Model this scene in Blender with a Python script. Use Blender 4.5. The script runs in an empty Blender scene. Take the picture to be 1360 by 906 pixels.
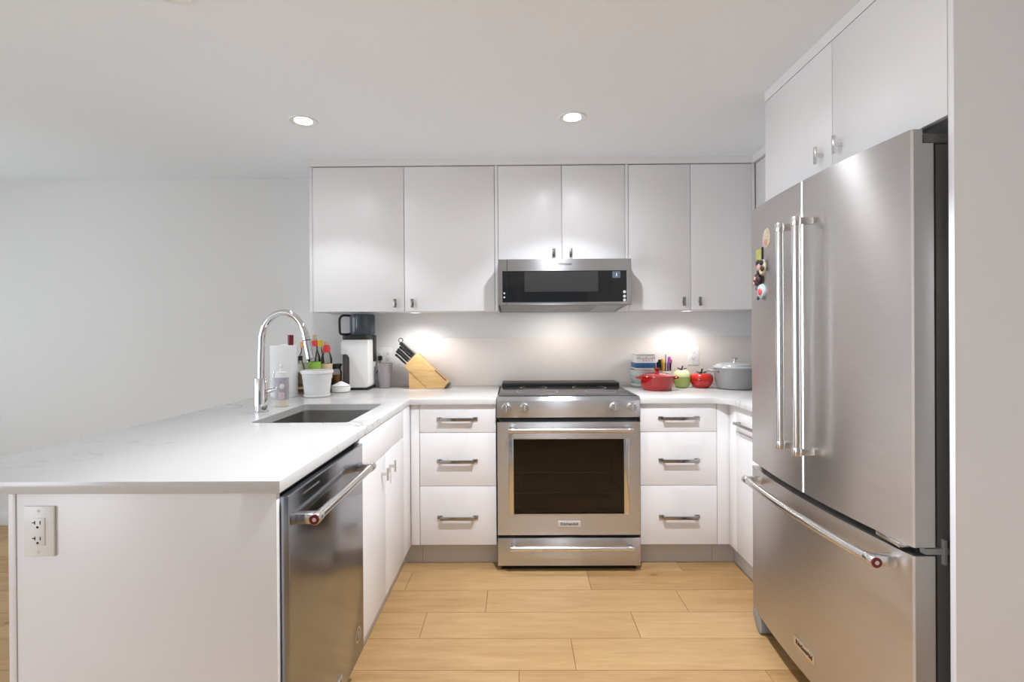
import bpy, bmesh, math, random
from mathutils import Vector, Matrix

C = bpy.context.scene.collection
SC = bpy.context.scene
random.seed(7)
PI = math.pi

# ------------------------------------------------------------------ camera, exposure, light
cam_d = bpy.data.cameras.new('camera')
cam = bpy.data.objects.new('camera', cam_d)
C.objects.link(cam)
F_PX, CX, CY = 657.5, 680.9, 442.64
cam_d.sensor_fit = 'HORIZONTAL'
cam_d.sensor_width = 36.0
cam_d.lens = F_PX * 36.0 / 1360.0
cam_d.shift_x = (680.0 - CX) / 1360.0
cam_d.shift_y = (CY - 453.0) / 1360.0
cam_d.clip_start = 0.02
_yaw, _pit, _rol = 0.0083, -0.0021, 0.0063
_R = (Matrix.Rotation(_yaw, 3, 'Z') @ Matrix.Rotation(_pit, 3, 'X') @ Matrix.Rotation(_rol, 3, 'Y'))
_r, _f, _u = _R @ Vector((1, 0, 0)), _R @ Vector((0, 1, 0)), _R @ Vector((0, 0, 1))
_m = Matrix(((_r.x, _u.x, -_f.x), (_r.y, _u.y, -_f.y), (_r.z, _u.z, -_f.z))).to_4x4()
_m.translation = (0, 0, 1.2691)
cam.matrix_world = _m
SC.camera = cam

SC.view_settings.view_transform = 'Standard'
SC.view_settings.look = 'None'
SC.view_settings.gamma = 1.0
SC.view_settings.use_curve_mapping = False
SC.view_settings.exposure = 0.11

SPOT_W = [13.0, 30.0, 1.5, 130.0]   # recessed ceiling lamps: beam, dimmed one by one
GLOW_W = [3.2, 8.0, 0.5, 7.0]    # and the wide glow of the same lamps
HOOD_FILL_W = 1.4           # added fill lamp under the microwave, lights the backsplash
PUCK_W = 8.5           # lamps under the wall cabinets
DAY_REAR, DAY_LEFT, FILL_SIDE = 4.0, 52.0, 132.0

world = bpy.data.worlds.new('world')
SC.world = world
world.use_nodes = True
wn = world.node_tree
for n in list(wn.nodes):
    wn.nodes.remove(n)
wo = wn.nodes.new('ShaderNodeOutputWorld')
wb = wn.nodes.new('ShaderNodeBackground')
wb.inputs['Color'].default_value = (0.70, 0.88, 1.06, 1)
wb.inputs['Strength'].default_value = 0.03
wn.links.new(wb.outputs[0], wo.inputs[0])

def area(name, loc, rot, sx, sy, w, col):
    d = bpy.data.lights.new(name, 'AREA')
    d.shape = 'RECTANGLE'
    d.size, d.size_y = sx, sy
    d.energy = w
    d.color = col
    o = bpy.data.objects.new(name, d)
    o.location = loc
    o.rotation_euler = rot
    C.objects.link(o)
    return o
# daylight entering by the two windows behind and to the left of the kitchen, and by an added fill window
area('daylight_rear', (-0.6, -3.68, 1.25), (PI / 2, 0, 0), 3.9, 1.9, DAY_REAR, (0.84, 1.0, 1.12))
area('daylight_left', (-4.72, 1.55, 1.25), (PI / 2, 0, -PI / 2), 2.6, 1.9, DAY_LEFT, (0.90, 0.99, 1.08))
area('fill_side', (-4.72, -2.2, 1.25), (PI / 2, 0, -PI / 2), 2.3, 1.9, FILL_SIDE, (0.95, 0.995, 1.10))

# ------------------------------------------------------------------ materials
def new_mat(name):
    m = bpy.data.materials.new(name)
    m.use_nodes = True
    nt = m.node_tree
    b = nt.nodes['Principled BSDF']
    return m, nt, b

def pbr(name, col, rough=0.5, metal=0.0, noise=0.0, scale=30.0, bump=0.0, spec=0.5, coat=0.0, aniso=0.0, trans=0.0, ior=1.45, stretch=None):
    m, nt, b = new_mat(name)
    b.inputs['Base Color'].default_value = (*col, 1)
    b.inputs['Roughness'].default_value = rough
    b.inputs['Metallic'].default_value = metal
    b.inputs['Specular IOR Level'].default_value = spec
    b.inputs['Coat Weight'].default_value = coat
    b.inputs['Coat Roughness'].default_value = 0.08
    b.inputs['Transmission Weight'].default_value = trans
    b.inputs['IOR'].default_value = ior
    tc = nt.nodes.new('ShaderNodeTexCoord')
    mp = nt.nodes.new('ShaderNodeMapping')
    nt.links.new(tc.outputs['Object'], mp.inputs[0])
    if stretch:
        mp.inputs['Scale'].default_value = stretch
    nz = nt.nodes.new('ShaderNodeTexNoise')
    nz.inputs['Scale'].default_value = scale
    nz.inputs['Detail'].default_value = 4
    nt.links.new(mp.outputs[0], nz.inputs['Vector'])
    if noise > 0:
        rmp = nt.nodes.new('ShaderNodeValToRGB')
        rmp.color_ramp.elements[0].position = 0.25
        rmp.color_ramp.elements[1].position = 0.75
        rmp.color_ramp.elements[0].color = (*[c * (1 - noise) for c in col], 1)
        rmp.color_ramp.elements[1].color = (*[min(1, c * (1 + noise)) for c in col], 1)
        nt.links.new(nz.outputs['Fac'], rmp.inputs[0])
        nt.links.new(rmp.outputs[0], b.inputs['Base Color'])
    if bump > 0:
        bp = nt.nodes.new('ShaderNodeBump')
        bp.inputs['Strength'].default_value = bump
        bp.inputs['Distance'].default_value = 0.002
        nt.links.new(nz.outputs['Fac'], bp.inputs['Height'])
        nt.links.new(bp.outputs[0], b.inputs['Normal'])
    if aniso > 0:
        b.inputs['Anisotropic'].default_value = aniso
        cv = nt.nodes.new('ShaderNodeCombineXYZ')
        cv.inputs[2].default_value = 1.0
        nt.links.new(cv.outputs[0], b.inputs['Tangent'])
    return m

M = {}
M['wall'] = pbr('wall_paint', (0.80, 0.80, 0.795), 0.65, noise=0.012, scale=60, bump=0.05)
M['ceiling'] = pbr('ceiling_paint', (0.905, 0.945, 0.985), 0.7, noise=0.012, scale=80, bump=0.08)
M['cab'] = pbr('cabinet_lacquer', (0.80, 0.778, 0.774), 0.33, noise=0.006, scale=12, spec=0.45)
M['cab_in'] = pbr('cabinet_carcass', (0.45, 0.44, 0.43), 0.6, noise=0.01)
M['kick'] = pbr('toe_kick_laminate', (0.62, 0.59, 0.57), 0.4, noise=0.01)
M['base'] = pbr('baseboard_paint', (0.82, 0.82, 0.82), 0.4, noise=0.01)
M['slab'] = pbr('backsplash_stone', (0.82, 0.765, 0.725), 0.3, noise=0.03, scale=4, spec=0.35)
M['steel'] = pbr('brushed_steel', (0.60, 0.605, 0.63), 0.29, 1.0, noise=0.05, scale=8, aniso=0.88, stretch=(1, 1, 60))
M['steel_fr'] = pbr('brushed_steel_doors', (0.615, 0.59, 0.575), 0.34, 1.0, noise=0.04, scale=5, aniso=0.88, stretch=(1, 1, 50))
M['steel_dark'] = pbr('dark_brushed_steel', (0.33, 0.345, 0.38), 0.17, 1.0, noise=0.04, scale=6, aniso=0.4, stretch=(1, 1, 50))
M['steel_side'] = pbr('steel_door_edge', (0.42, 0.41, 0.40), 0.38, 0.85, noise=0.03, scale=20)  # door steel toned darker: shade of the door sides put into colour
M['satin'] = pbr('satin_handle_metal', (0.72, 0.70, 0.68), 0.22, 1.0, noise=0.02, scale=30)
M['nickel'] = pbr('polished_nickel_pull', (0.38, 0.365, 0.35), 0.16, 1.0, noise=0.03, scale=50)
M['chrome'] = pbr('chrome', (0.70, 0.70, 0.71), 0.06, 1.0, noise=0.01, scale=20)
M['sink'] = pbr('sink_steel', (0.45, 0.44, 0.42), 0.32, 1.0, noise=0.04, scale=25)
M['blackglass'] = pbr('black_glass', (0.012, 0.012, 0.013), 0.06, noise=0.02, spec=0.55)
M['cooktop'] = pbr('ceramic_cooktop_glass', (0.035, 0.035, 0.036), 0.16, noise=0.05, scale=300, spec=0.6)
M['mesh_glass'] = pbr('microwave_screen_glass', (0.045, 0.045, 0.045), 0.12, noise=0.05, scale=400, spec=0.5)
M['black'] = pbr('black_plastic', (0.018, 0.018, 0.018), 0.4, noise=0.05)
M['blackmatte'] = pbr('black_shadow_gap', (0.012, 0.012, 0.012), 0.8, noise=0.02)
M['dgrey'] = pbr('dark_grey_cabinet_metal', (0.10, 0.098, 0.092), 0.45, noise=0.05, scale=60)
M['mgrey'] = pbr('mid_grey_plastic', (0.28, 0.275, 0.27), 0.45, noise=0.03)
M['plate'] = pbr('pale_nameplate_metal', (0.70, 0.68, 0.66), 0.4, 0.25, noise=0.02)
M['liner'] = pbr('basket_inner', (0.74, 0.735, 0.72), 0.6, noise=0.02)
M['cut_shade'] = pbr('shaded_cut_grey', (0.50, 0.49, 0.475), 0.45, 0.35, noise=0.03, scale=25)  # grey standing for shade on the worktop cut edge
M['white'] = pbr('white_plastic', (0.83, 0.825, 0.81), 0.35, noise=0.01)
M['whiteg'] = pbr('white_glazed_ceramic', (0.86, 0.86, 0.85), 0.15, noise=0.01)
M['paper'] = pbr('paper_towel', (0.86, 0.86, 0.855), 0.9, noise=0.02, scale=90, bump=0.3)
M['card'] = pbr('cardboard_core', (0.50, 0.38, 0.26), 0.9, noise=0.05)
M['red_ring'] = pbr('dark_red_medallion', (0.16, 0.012, 0.018), 0.3, noise=0.05)
M['pinkish'] = pbr('pale_medallion_centre', (0.75, 0.55, 0.52), 0.3, noise=0.02)
M['maroon'] = pbr('maroon_cap', (0.19, 0.02, 0.03), 0.4, noise=0.1)
M['text'] = pbr('dark_lettering', (0.03, 0.03, 0.03), 0.5, noise=0.05)
M['grey_text'] = pbr('pale_grey_printing', (0.62, 0.62, 0.62), 0.5, noise=0.02)
M['red_e'] = None
M['lime'] = pbr('green_glaze', (0.36, 0.46, 0.12), 0.16, noise=0.06, scale=20, coat=0.5)
M['lime_l'] = pbr('pale_green_glaze', (0.66, 0.72, 0.36), 0.16, noise=0.05, scale=20, coat=0.5)
M['tomato'] = pbr('red_glaze', (0.50, 0.018, 0.014), 0.14, noise=0.08, scale=15, coat=0.6)
M['leaf'] = pbr('dark_green_leaf_glaze', (0.014, 0.022, 0.010), 0.35, noise=0.1)
M['grey_e'] = pbr('grey_enamel', (0.30, 0.30, 0.295), 0.20, noise=0.04, scale=12, coat=0.5)
M['grey_el'] = pbr('pale_grey_enamel', (0.42, 0.43, 0.44), 0.18, noise=0.04, scale=12, coat=0.5)
M['sage'] = pbr('sage_green_ceramic', (0.45, 0.49, 0.44), 0.25, noise=0.04)
M['paleblue'] = pbr('pale_grey_blue_ceramic', (0.60, 0.64, 0.64), 0.2, noise=0.03)
M['cream'] = pbr('cream_plastic', (0.72, 0.70, 0.62), 0.4, noise=0.03)
M['blue'] = pbr('blue_band', (0.03, 0.12, 0.26), 0.35, noise=0.35, scale=60)
M['orange'] = pbr('orange_plastic', (0.80, 0.36, 0.10), 0.4, noise=0.05)
M['amberpen'] = pbr('amber_plastic', (0.78, 0.42, 0.06), 0.35, noise=0.08)
M['purple'] = pbr('purple_plastic', (0.38, 0.08, 0.40), 0.35, noise=0.1)
M['crimson'] = pbr('crimson_plastic', (0.45, 0.02, 0.10), 0.35, noise=0.1)
M['yellow'] = pbr('yellow_cap', (0.80, 0.62, 0.04), 0.35, noise=0.05)
M['red'] = pbr('red_cap', (0.70, 0.05, 0.05), 0.4, noise=0.08)
M['cork'] = pbr('tan_cork', (0.60, 0.44, 0.29), 0.8, noise=0.15, scale=120)
M['brown'] = pbr('brown_label', (0.13, 0.055, 0.025), 0.5, noise=0.3, scale=90)
M['greenlab'] = pbr('green_label', (0.30, 0.55, 0.08), 0.5, noise=0.08, scale=30)
M['lab_white'] = pbr('off_white_label', (0.74, 0.72, 0.68), 0.5, noise=0.05, scale=60)
M['lab_tan'] = pbr('tan_label', (0.68, 0.56, 0.36), 0.5, noise=0.1, scale=60)
M['goldlab'] = pbr('gold_label', (0.70, 0.46, 0.08), 0.45, noise=0.08)
M['mauve'] = pbr('mauve_label', (0.46, 0.42, 0.47), 0.5, noise=0.12, scale=50)
M['pinklab'] = pbr('pink_printed_label', (0.68, 0.52, 0.50), 0.5, noise=0.2, scale=140)
M['soapliq'] = pbr('pale_soap_liquid', (0.72, 0.66, 0.52), 0.2, noise=0.02)
M['bamboo'] = None
M['jug'] = pbr('smoky_blue_tinted_jug', (0.055, 0.072, 0.09), 0.08, noise=0.1, scale=10, spec=0.6)
M['smoke'] = pbr('smoky_brown_panel', (0.10, 0.085, 0.085), 0.15, noise=0.1, scale=20)
M['cupm'] = pbr('mauve_tinted_plastic', (0.36, 0.325, 0.34), 0.18, noise=0.05, scale=10, spec=0.5)
M['amber'] = pbr('amber_spice', (0.45, 0.17, 0.03), 0.6, noise=0.45, scale=90)
M['sugar'] = pbr('white_crystals', (0.88, 0.88, 0.87), 0.8, noise=0.03, scale=300, bump=0.4)
M['yellowcard'] = pbr('yellow_green_magnet', (0.46, 0.43, 0.12), 0.5, noise=0.3, scale=120)
M['crm'] = pbr('cream_magnet', (0.66, 0.58, 0.42), 0.5, noise=0.25, scale=150)
M['salmon'] = pbr('salmon_pink_paint', (0.62, 0.30, 0.26), 0.5, noise=0.2, scale=200)
M['darkbrown'] = pbr('dark_brown_paint', (0.045, 0.018, 0.014), 0.35, noise=0.2, scale=120)
M['bluegrey'] = pbr('blue_grey_paint', (0.30, 0.36, 0.37), 0.4, noise=0.1, scale=120)
M['display'] = pbr('display_glass', (0.10, 0.14, 0.17), 0.15, noise=0.1)
M['winframe'] = pbr('window_frame_paint', (0.8, 0.8, 0.8), 0.4, noise=0.01)

def glass(name, tint, alpha, rough=0.03):
    m, nt, b = new_mat(name)
    nt.nodes.remove(b)
    out = [n for n in nt.nodes if n.type == 'OUTPUT_MATERIAL'][0]
    tr = nt.nodes.new('ShaderNodeBsdfTransparent')
    gl = nt.nodes.new('ShaderNodeBsdfGlossy')
    mx = nt.nodes.new('ShaderNodeMixShader')
    fr = nt.nodes.new('ShaderNodeFresnel')
    nz = nt.nodes.new('ShaderNodeTexNoise')
    nz.inputs['Scale'].default_value = 3
    rm = nt.nodes.new('ShaderNodeMapRange')
    rm.inputs['To Min'].default_value = rough
    rm.inputs['To Max'].default_value = rough * 1.3
    nt.links.new(nz.outputs['Fac'], rm.inputs['Value'])
    nt.links.new(rm.outputs[0], gl.inputs['Roughness'])
    fr.inputs['IOR'].default_value = alpha
    tr.inputs['Color'].default_value = (*tint, 1)
    nt.links.new(fr.outputs[0], mx.inputs[0])
    nt.links.new(tr.outputs[0], mx.inputs[1])
    nt.links.new(gl.outputs[0], mx.inputs[2])
    nt.links.new(mx.outputs[0], out.inputs[0])
    return m
M['glass'] = glass('clear_glass', (0.86, 0.86, 0.84), 1.5)
M['winglass'] = glass('window_pane_glass', (0.97, 0.98, 0.98), 1.2)
M['ovenglass'] = glass('dark_oven_glass', (0.50, 0.47, 0.41), 1.5)
M['clear'] = glass('clear_plastic', (0.90, 0.90, 0.90), 1.3)

def emit(name, col, s):
    m, nt, b = new_mat(name)
    b.inputs['Base Color'].default_value = (0.9, 0.9, 0.9, 1)
    b.inputs['Emission Color'].default_value = (*col, 1)
    b.inputs['Emission Strength'].default_value = s
    return m
M['lens'] = emit('lit_lamp_lens', (1.0, 0.97, 0.92), 6.0)
M['puck'] = emit('lit_puck_lens', (1.0, 0.95, 0.88), 1.5)
M['lcd'] = emit('lit_blue_digit', (0.5, 0.8, 1.0), 0.5)

def quartz():
    m, nt, b = new_mat('white_veined_quartz')
    L = nt.links.new
    tc = nt.nodes.new('ShaderNodeTexCoord')
    mp = nt.nodes.new('ShaderNodeMapping')
    mp.inputs['Rotation'].default_value = (0, 0, 0.5)
    mp.inputs['Scale'].default_value = (0.8, 2.0, 1)
    mp.inputs['Location'].default_value = (3.3, 1.9, 0)
    L(tc.outputs['Object'], mp.inputs[0])
    n1 = nt.nodes.new('ShaderNodeTexNoise')
    n1.inputs['Scale'].default_value = 1.3
    n1.inputs['Detail'].default_value = 9
    n1.inputs['Roughness'].default_value = 0.55
    n1.inputs['Distortion'].default_value = 0.3
    L(mp.outputs[0], n1.inputs['Vector'])
    s = nt.nodes.new('ShaderNodeMath'); s.operation = 'SUBTRACT'; s.inputs[1].default_value = 0.5
    L(n1.outputs['Fac'], s.inputs[0])
    a = nt.nodes.new('ShaderNodeMath'); a.operation = 'ABSOLUTE'
    L(s.outputs[0], a.inputs[0])
    r = nt.nodes.new('ShaderNodeMapRange')
    r.inputs['From Min'].default_value = 0.0
    r.inputs['From Max'].default_value = 0.0065
    r.inputs['To Min'].default_value = 1.0
    r.inputs['To Max'].default_value = 0.0
    L(a.outputs[0], r.inputs['Value'])
    n2 = nt.nodes.new('ShaderNodeTexNoise')
    n2.inputs['Scale'].default_value = 1.7
    L(tc.outputs['Object'], n2.inputs['Vector'])
    r2 = nt.nodes.new('ShaderNodeMapRange')
    r2.inputs['From Min'].default_value = 0.44
    r2.inputs['From Max'].default_value = 0.62
    L(n2.outputs['Fac'], r2.inputs['Value'])
    mu = nt.nodes.new('ShaderNodeMath'); mu.operation = 'MULTIPLY'
    L(r.outputs[0], mu.inputs[0]); L(r2.outputs[0], mu.inputs[1])
    mx = nt.nodes.new('ShaderNodeMix'); mx.data_type = 'RGBA'
    mx.inputs[6].default_value = (0.60, 0.585, 0.57, 1)
    mx.inputs[7].default_value = (0.36, 0.335, 0.31, 1)
    L(mu.outputs[0], mx.inputs[0])
    L(mx.outputs[2], b.inputs['Base Color'])
    b.inputs['Roughness'].default_value = 0.22
    return m
M['quartz'] = quartz()

def oak():
    m, nt, b = new_mat('oak_planks')
    L = nt.links.new
    tc = nt.nodes.new('ShaderNodeTexCoord')
    at = nt.nodes.new('ShaderNodeAttribute'); at.attribute_name = 'plank'
    mp = nt.nodes.new('ShaderNodeMapping')
    mp.inputs['Scale'].default_value = (1.0, 9.0, 1.0)
    L(tc.outputs['Object'], mp.inputs[0])
    ad = nt.nodes.new('ShaderNodeVectorMath'); ad.operation = 'ADD'
    sc = nt.nodes.new('ShaderNodeVectorMath'); sc.operation = 'SCALE'
    sc.inputs['Scale'].default_value = 37.0
    L(at.outputs['Vector'], sc.inputs[0])
    L(mp.outputs[0], ad.inputs[0]); L(sc.outputs[0], ad.inputs[1])
    n1 = nt.nodes.new('ShaderNodeTexNoise')
    n1.inputs['Scale'].default_value = 2.2; n1.inputs['Detail'].default_value = 6; n1.inputs['Distortion'].default_value = 1.2
    L(ad.outputs[0], n1.inputs['Vector'])
    n2 = nt.nodes.new('ShaderNodeTexNoise')
    n2.inputs['Scale'].default_value = 11; n2.inputs['Detail'].default_value = 5
    L(ad.outputs[0], n2.inputs['Vector'])
    sepx = nt.nodes.new('ShaderNodeSeparateXYZ'); L(at.outputs['Vector'], sepx.inputs[0])
    m1 = nt.nodes.new('ShaderNodeMath'); m1.operation = 'MULTIPLY_ADD'
    m1.inputs[1].default_value = 0.62; L(n1.outputs['Fac'], m1.inputs[0])
    m2 = nt.nodes.new('ShaderNodeMath'); m2.operation = 'MULTIPLY_ADD'
    m2.inputs[1].default_value = 0.30; m2.inputs[2].default_value = -0.12
    L(n2.outputs['Fac'], m2.inputs[0]); L(m2.outputs[0], m1.inputs[2])
    m3 = nt.nodes.new('ShaderNodeMath'); m3.operation = 'MULTIPLY_ADD'
    m3.inputs[1].default_value = 0.36; L(sepx.outputs[0], m3.inputs[0]); L(m1.outputs[0], m3.inputs[2])
    rp = nt.nodes.new('ShaderNodeValToRGB')
    e = rp.color_ramp.elements
    e[0].position = 0.25; e[0].color = (0.36, 0.195, 0.075, 1)
    e[1].position = 0.85; e[1].color = (0.58, 0.375, 0.18, 1)
    mid = rp.color_ramp.elements.new(0.52); mid.color = (0.475, 0.288, 0.124, 1)
    L(m3.outputs[0], rp.inputs[0])
    # knots
    vo = nt.nodes.new('ShaderNodeTexVoronoi')
    vo.inputs['Scale'].default_value = 1.0
    mpk = nt.nodes.new('ShaderNodeMapping'); mpk.inputs['Scale'].default_value = (1.9, 3.6, 1)
    L(tc.outputs['Object'], mpk.inputs[0]); L(mpk.outputs[0], vo.inputs['Vector'])
    kr = nt.nodes.new('ShaderNodeMapRange')
    kr.inputs['From Min'].default_value = 0.02; kr.inputs['From Max'].default_value = 0.06
    kr.inputs['To Min'].default_value = 0.85; kr.inputs['To Max'].default_value = 0.0
    L(vo.outputs['Distance'], kr.inputs['Value'])
    mx = nt.nodes.new('ShaderNodeMix'); mx.data_type = 'RGBA'
    L(kr.outputs[0], mx.inputs[0]); L(rp.outputs[0], mx.inputs[6])
    mx.inputs[7].default_value = (0.25, 0.12, 0.045, 1)
    L(mx.outputs[2], b.inputs['Base Color'])
    b.inputs['Roughness'].default_value = 0.42
    bp = nt.nodes.new('ShaderNodeBump'); bp.inputs['Strength'].default_value = 0.06; bp.inputs['Distance'].default_value = 0.001
    L(n2.outputs['Fac'], bp.inputs['Height']); L(bp.outputs[0], b.inputs['Normal'])
    return m
M['oak'] = oak()

def wood(name, c1, c2, stretch):
    m, nt, b = new_mat(name)
    L = nt.links.new
    tc = nt.nodes.new('ShaderNodeTexCoord')
    mp = nt.nodes.new('ShaderNodeMapping'); mp.inputs['Scale'].default_value = stretch
    mp.inputs['Rotation'].default_value = (0, 0.75, 0)
    L(tc.outputs['Object'], mp.inputs[0])
    n = nt.nodes.new('ShaderNodeTexNoise'); n.inputs['Scale'].default_value = 9; n.inputs['Detail'].default_value = 4
    L(mp.outputs[0], n.inputs['Vector'])
    rp = nt.nodes.new('ShaderNodeValToRGB')
    rp.color_ramp.elements[0].position = 0.3; rp.color_ramp.elements[0].color = (*c1, 1)
    rp.color_ramp.elements[1].position = 0.7; rp.color_ramp.elements[1].color = (*c2, 1)
    L(n.outputs['Fac'], rp.inputs[0]); L(rp.outputs[0], b.inputs['Base Color'])
    b.inputs['Roughness'].default_value = 0.4
    return m
M['bamboo'] = wood('light_wood_block', (0.62, 0.37, 0.14), (0.74, 0.49, 0.22), (1, 1, 9))

def flame():
    # casserole enamel: random mix of bright and deep red
    m, nt, b = new_mat('flame_red_enamel')
    L = nt.links.new
    nz = nt.nodes.new('ShaderNodeTexNoise'); nz.inputs['Scale'].default_value = 8
    rp = nt.nodes.new('ShaderNodeValToRGB')
    rp.color_ramp.elements[0].color = (0.30, 0.006, 0.006, 1)
    rp.color_ramp.elements[1].color = (0.46, 0.014, 0.008, 1)
    L(nz.outputs['Fac'], rp.inputs[0]); L(rp.outputs[0], b.inputs['Base Color'])
    b.inputs['Roughness'].default_value = 0.14
    b.inputs['Coat Weight'].default_value = 0.6
    return m
M['red_e'] = flame()

# ------------------------------------------------------------------ mesh builder
OFF = {}

class MB:
    def __init__(self):
        self.bm = bmesh.new()
    def _merge(self, t, mtx=None):
        if mtx is not None:
            bmesh.ops.transform(t, matrix=mtx, verts=t.verts)
        me = bpy.data.meshes.new('tmp')
        t.to_mesh(me); t.free()
        self.bm.from_mesh(me)
        bpy.data.meshes.remove(me)
        return self
    def box(self, x0, x1, y0, y1, z0, z1, bev=0.0, seg=2, mtx=None):
        t = bmesh.new()
        bmesh.ops.create_cube(t, size=1.0)
        for v in t.verts:
            v.co = Vector((x0 + (v.co.x + .5) * (x1 - x0), y0 + (v.co.y + .5) * (y1 - y0), z0 + (v.co.z + .5) * (z1 - z0)))
        if bev > 0:
            bmesh.ops.bevel(t, geom=list(t.edges), offset=bev, segments=seg, affect='EDGES', profile=0.5)
        return self._merge(t, mtx)
    def cyl(self, p0, p1, r0, r1=None, seg=28, bev=0.0):
        r1 = r0 if r1 is None else r1
        p0, p1 = Vector(p0), Vector(p1)
        d = p1 - p0
        t = bmesh.new()
        bmesh.ops.create_cone(t, cap_ends=True, segments=seg, radius1=r0, radius2=r1, depth=d.length)
        if bev > 0:
            es = [e for e in t.edges if len(e.link_faces) == 2 and any(len(f.verts) > 4 for f in e.link_faces)]
            bmesh.ops.bevel(t, geom=es, offset=bev, segments=2, affect='EDGES', profile=0.5)
        q = Vector((0, 0, 1)).rotation_difference(d.normalized()).to_matrix().to_4x4()
        return self._merge(t, Matrix.Translation((p0 + p1) / 2) @ q)
    def lathe(self, prof, c=(0, 0, 0), seg=36, lobes=0, lobe_amp=0.0, sx=1.0, sy=1.0, mtx=None):
        t = bmesh.new()
        rings = []
        for r, z in prof:
            if r < 1e-6:
                rings.append([t.verts.new((0, 0, z))])
            else:
                ring = []
                for k in range(seg):
                    a = 2 * PI * k / seg
                    rr = r * (1 + lobe_amp * math.cos(lobes * a)) if lobes else r
                    ring.append(t.verts.new((rr * math.cos(a) * sx, rr * math.sin(a) * sy, z)))
                rings.append(ring)
        for A, B in zip(rings[:-1], rings[1:]):
            if len(A) == 1 and len(B) == 1:
                continue
            for k in range(seg):
                k2 = (k + 1) % seg
                if len(A) == 1:
                    t.faces.new((A[0], B[k], B[k2]))
                elif len(B) == 1:
                    t.faces.new((A[k], B[0], A[k2]))
                else:
                    t.faces.new((A[k], A[k2], B[k2], B[k]))
        bmesh.ops.recalc_face_normals(t, faces=t.faces)
        mm = Matrix.Translation(c)
        return self._merge(t, mm @ mtx if mtx is not None else mm)
    def tube(self, pts, r, seg=18, caps=True):
        pts = [Vector(p) for p in pts]
        rs = r if isinstance(r, (list, tuple)) else [r] * len(pts)
        t = bmesh.new()
        d0 = (pts[1] - pts[0]).normalized()
        n = d0.orthogonal().normalized()
        rings = []
        for i, p in enumerate(pts):
            d = (pts[min(i + 1, len(pts) - 1)] - pts[max(i - 1, 0)]).normalized()
            n = (n - d * n.dot(d)).normalized()
            b = d.cross(n)
            rings.append([t.verts.new(p + (n * math.cos(2 * PI * k / seg) + b * math.sin(2 * PI * k / seg)) * rs[i]) for k in range(seg)])
        for A, B in zip(rings[:-1], rings[1:]):
            for k in range(seg):
                k2 = (k + 1) % seg
                t.faces.new((A[k], A[k2], B[k2], B[k]))
        if caps:
            t.faces.new(list(reversed(rings[0]))); t.faces.new(rings[-1])
        bmesh.ops.recalc_face_normals(t, faces=t.faces)
        return self._merge(t)
    def prism(self, poly, axis, a0, a1, bev=0.0):
        """poly: 2-D points; axis 'X' -> (y,z), 'Y' -> (x,z), 'Z' -> (x,y)"""
        t = bmesh.new()
        def mk(p, a):
            if axis == 'X': return (a, p[0], p[1])
            if axis == 'Y': return (p[0], a, p[1])
            return (p[0], p[1], a)
        A = [t.verts.new(mk(p, a0)) for p in poly]
        B = [t.verts.new(mk(p, a1)) for p in poly]
        t.faces.new(A); t.faces.new(list(reversed(B)))
        n = len(poly)
        for i in range(n):
            t.faces.new((A[i], B[i], B[(i + 1) % n], A[(i + 1) % n]))
        bmesh.ops.recalc_face_normals(t, faces=t.faces)
        if bev > 0:
            bmesh.ops.bevel(t, geom=list(t.edges), offset=bev, segments=2, affect='EDGES', profile=0.5)
        return self._merge(t)
    def ball(self, c, r, sx=1, sy=1, sz=1, mtx=None):
        t = bmesh.new()
        bmesh.ops.create_uvsphere(t, u_segments=20, v_segments=12, radius=r)
        m4 = Matrix.Translation(c) @ (mtx if mtx is not None else Matrix.Identity(4)) @ Matrix.Diagonal((sx, sy, sz, 1))
        return self._merge(t, m4)
    def build(self, name, mat, parent=None, ang=35):
        if parent is None:
            xs = [v.co for v in self.bm.verts]
            lo = Vector([min(c[i] for c in xs) for i in range(3)])
            hi = Vector([max(c[i] for c in xs) for i in range(3)])
            off = Vector(((lo.x + hi.x) / 2, (lo.y + hi.y) / 2, lo.z))
        else:
            off = OFF[parent.name]
        bmesh.ops.translate(self.bm, verts=self.bm.verts, vec=-off)
        for f in self.bm.faces:
            f.smooth = True
        me = bpy.data.meshes.new(name)
        self.bm.to_mesh(me); self.bm.free()
        me.set_sharp_from_angle(angle=math.radians(ang))
        me.materials.append(M[mat] if isinstance(mat, str) else mat)
        o = bpy.data.objects.new(name, me)
        C.objects.link(o)
        if parent is None:
            o.location = off
        else:
            o.parent = parent
        OFF[o.name] = off
        return o

def tag(o, label=None, cat=None, group=None, kind=None):
    if label: o['label'] = label
    if cat: o['category'] = cat
    if group: o['group'] = group
    if kind: o['kind'] = kind
    return o

def thing(name, label, cat, loc, group=None):
    o = bpy.data.objects.new(name, None)
    o.empty_display_size = 0.03
    C.objects.link(o)
    o.location = loc
    OFF[o.name] = Vector(loc)
    return tag(o, label, cat, group)

def struct(name, mb, mat):
    return tag(mb.build(name, mat), kind='structure')

def box(*a, **k):
    return MB().box(*a, **k)

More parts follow.
